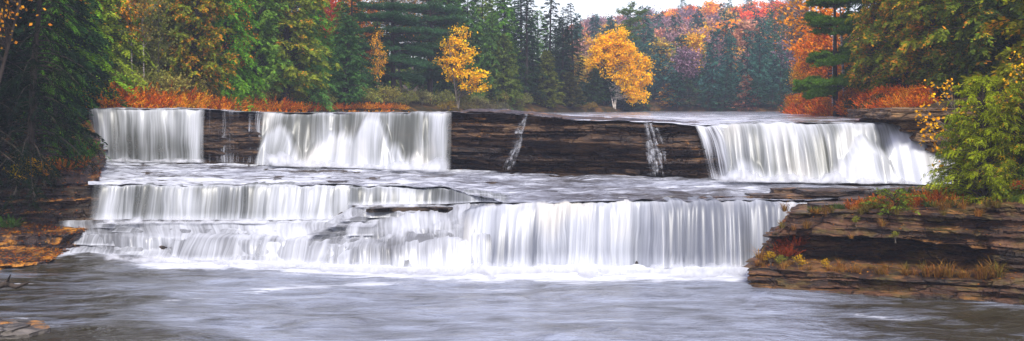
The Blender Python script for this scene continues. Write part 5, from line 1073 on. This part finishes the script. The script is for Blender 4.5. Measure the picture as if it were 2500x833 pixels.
# a broken branch washed against the bank
dr = np.array([at(-20, 712, 25.5), at(15, 700, 25.4), at(40, 704, 25.3), at(72, 697, 25.2)]); dr[:, 2] = (.1, .22, .16, .28)
tv, tq = tubes([(dr, [.09, .07, .05, .02]), (np.array([dr[1], dr[1] + [.15, -.1, .22]]), [.04, .012])], 7)
o = mesh_np('driftwood', tv, tq, BARK, None, True); tag(o, 'dark broken branch washed up in the near corner of the pool', 'branch')

# -- fallen leaves
def litter(name, G, n, seed, cond, cols, label, size=.07):
    r = np.random.default_rng(seed); nn = gnormals(G); ok = (nn[..., 2] > .72) & cond(G); idx = np.argwhere(ok); q = idx[r.integers(len(idx), size=n)]
    P = G[q[:, 0], q[:, 1]] + np.stack([r.normal(0, .05, n), r.normal(0, .05, n), np.full(n, .012)], -1); a = r.random(n) * 6.28
    V = leaves(P, np.stack([np.cos(a), np.sin(a), r.normal(0, .15, n)], -1), nrm(np.stack([r.normal(0, .3, n), r.normal(0, .3, n), np.ones(n)], -1)), r.uniform(.6, 1.2, n) * size, r.uniform(.6, 1.2, n) * size * .8)
    o = mesh_np(name, V, quads_of(V), LEAF); o.color = (*cols, .55); return stuff(o, label, 'leaves')
litter('fallen_leaves', G_LEFT, 5500, 1, lambda G: (G[..., 2] > .05), (.42, .12, .014), 'orange fallen leaves covering the steps of the black rock bank')
litter('fallen_leaves', G_OUT, 1500, 2, lambda G: (G[..., 2] > .3), (.36, .12, .015), 'brown fallen leaves scattered over the red brown outcrop', .06)

# ================================================================== one label per thing
ORD = ['', 'first', 'second', 'third', 'fourth', 'fifth', 'sixth', 'seventh', 'eighth', 'ninth', 'tenth', 'eleventh', 'twelfth'] + [f"{n}{ {1: 'st', 2: 'nd', 3: 'rd'}.get(n % 10, 'th') if n > 20 else 'th'}" for n in range(13, 90)]
seen = {}
for e in ITEMS: seen.setdefault(e['label'], []).append(e)
for lb, es in seen.items():
    if len(es) > 1:
        es.sort(key=lambda e: e.location.x / e.location.y)
        for i, e in enumerate(es): e['label'] = f'{ORD[i + 1] if i + 1 < len(es) else "last"} {lb} from the left'.replace(',', '')
# ================================================================== AIR
hz = NT('damp autumn air'); pv = hz.n('ShaderNodeVolumePrincipled'); pv.inputs['Color'].default_value = (.74, .82, 1.0, 1); pv.inputs['Density'].default_value = .0010; pv.inputs['Anisotropy'].default_value = .2
hz.l(pv.outputs[0], hz.out.inputs['Volume']); hz.m.cycles.homogeneous_volume = True
b = np.array([(x, y, z) for z in (-3.0, 40.0) for x, y in ((-420, -120), (420, -120), (420, 720), (-420, 720))], float)
o = mesh_np('haze', b, [(0, 3, 2, 1), (4, 5, 6, 7), (0, 1, 5, 4), (1, 2, 6, 5), (2, 3, 7, 6), (3, 0, 4, 7)], hz.m); o['kind'] = 'stuff'
# ================================================================== CAMERA, LIGHT, AIR
cam = bpy.data.cameras.new('camera'); co = bpy.data.objects.new('camera', cam); COL.objects.link(co)
co.location = (0, 0, HC); co.rotation_euler = (R(90), 0, 0)
cam.sensor_width = 36; cam.lens = F / 2500 * 36; cam.shift_y = -(416.5 - HY) / 2500; cam.clip_start = .1; cam.clip_end = 3000
scene.camera = co
w = bpy.data.worlds.new('World'); scene.world = w; w.use_nodes = True; nt = w.node_tree; nt.nodes.clear()
SUN_EL, SUN_AZ = 50.0, 172.0     # azimuth from +Y clockwise: behind the camera, a little to its right
sky = nt.nodes.new('ShaderNodeTexSky'); sky.sky_type = 'NISHITA'; sky.sun_disc = False; sky.sun_elevation = R(SUN_EL); sky.sun_rotation = R(SUN_AZ); sky.dust_density = 1.0; sky.air_density = 1.0
hs = nt.nodes.new('ShaderNodeHueSaturation'); hs.inputs['Saturation'].default_value = .5; hs.inputs['Hue'].default_value = .555
bg = nt.nodes.new('ShaderNodeBackground'); bg.inputs['Strength'].default_value = .14; ow = nt.nodes.new('ShaderNodeOutputWorld')
nt.links.new(sky.outputs[0], hs.inputs['Color']); nt.links.new(hs.outputs[0], bg.inputs['Color']); nt.links.new(bg.outputs[0], ow.inputs['Surface'])
sl = bpy.data.lights.new('sun', 'SUN'); sl.energy = 2.3; sl.angle = R(20); sl.color = (1, .95, .86)
so = bpy.data.objects.new('sun', sl); COL.objects.link(so); so.location = (10, -20, 40)
dv = Vector((math.sin(R(SUN_AZ)) * math.cos(R(SUN_EL)), math.cos(R(SUN_AZ)) * math.cos(R(SUN_EL)), math.sin(R(SUN_EL))))
so.rotation_euler = dv.to_track_quat('Z', 'Y').to_euler()
scene.view_settings.view_transform = 'Standard'; scene.view_settings.look = 'None'; scene.view_settings.exposure = 0.92; scene.view_settings.gamma = 1.0
cy = scene.cycles; cy.use_denoising = True; cy.denoiser = 'OPENIMAGEDENOISE'; cy.denoising_input_passes = 'RGB_ALBEDO_NORMAL'
cy.max_bounces = 6; cy.diffuse_bounces = 3; cy.glossy_bounces = 2; cy.transmission_bounces = 3; cy.transparent_max_bounces = 12; cy.volume_bounces = 1
cy.sample_clamp_indirect = 4.0
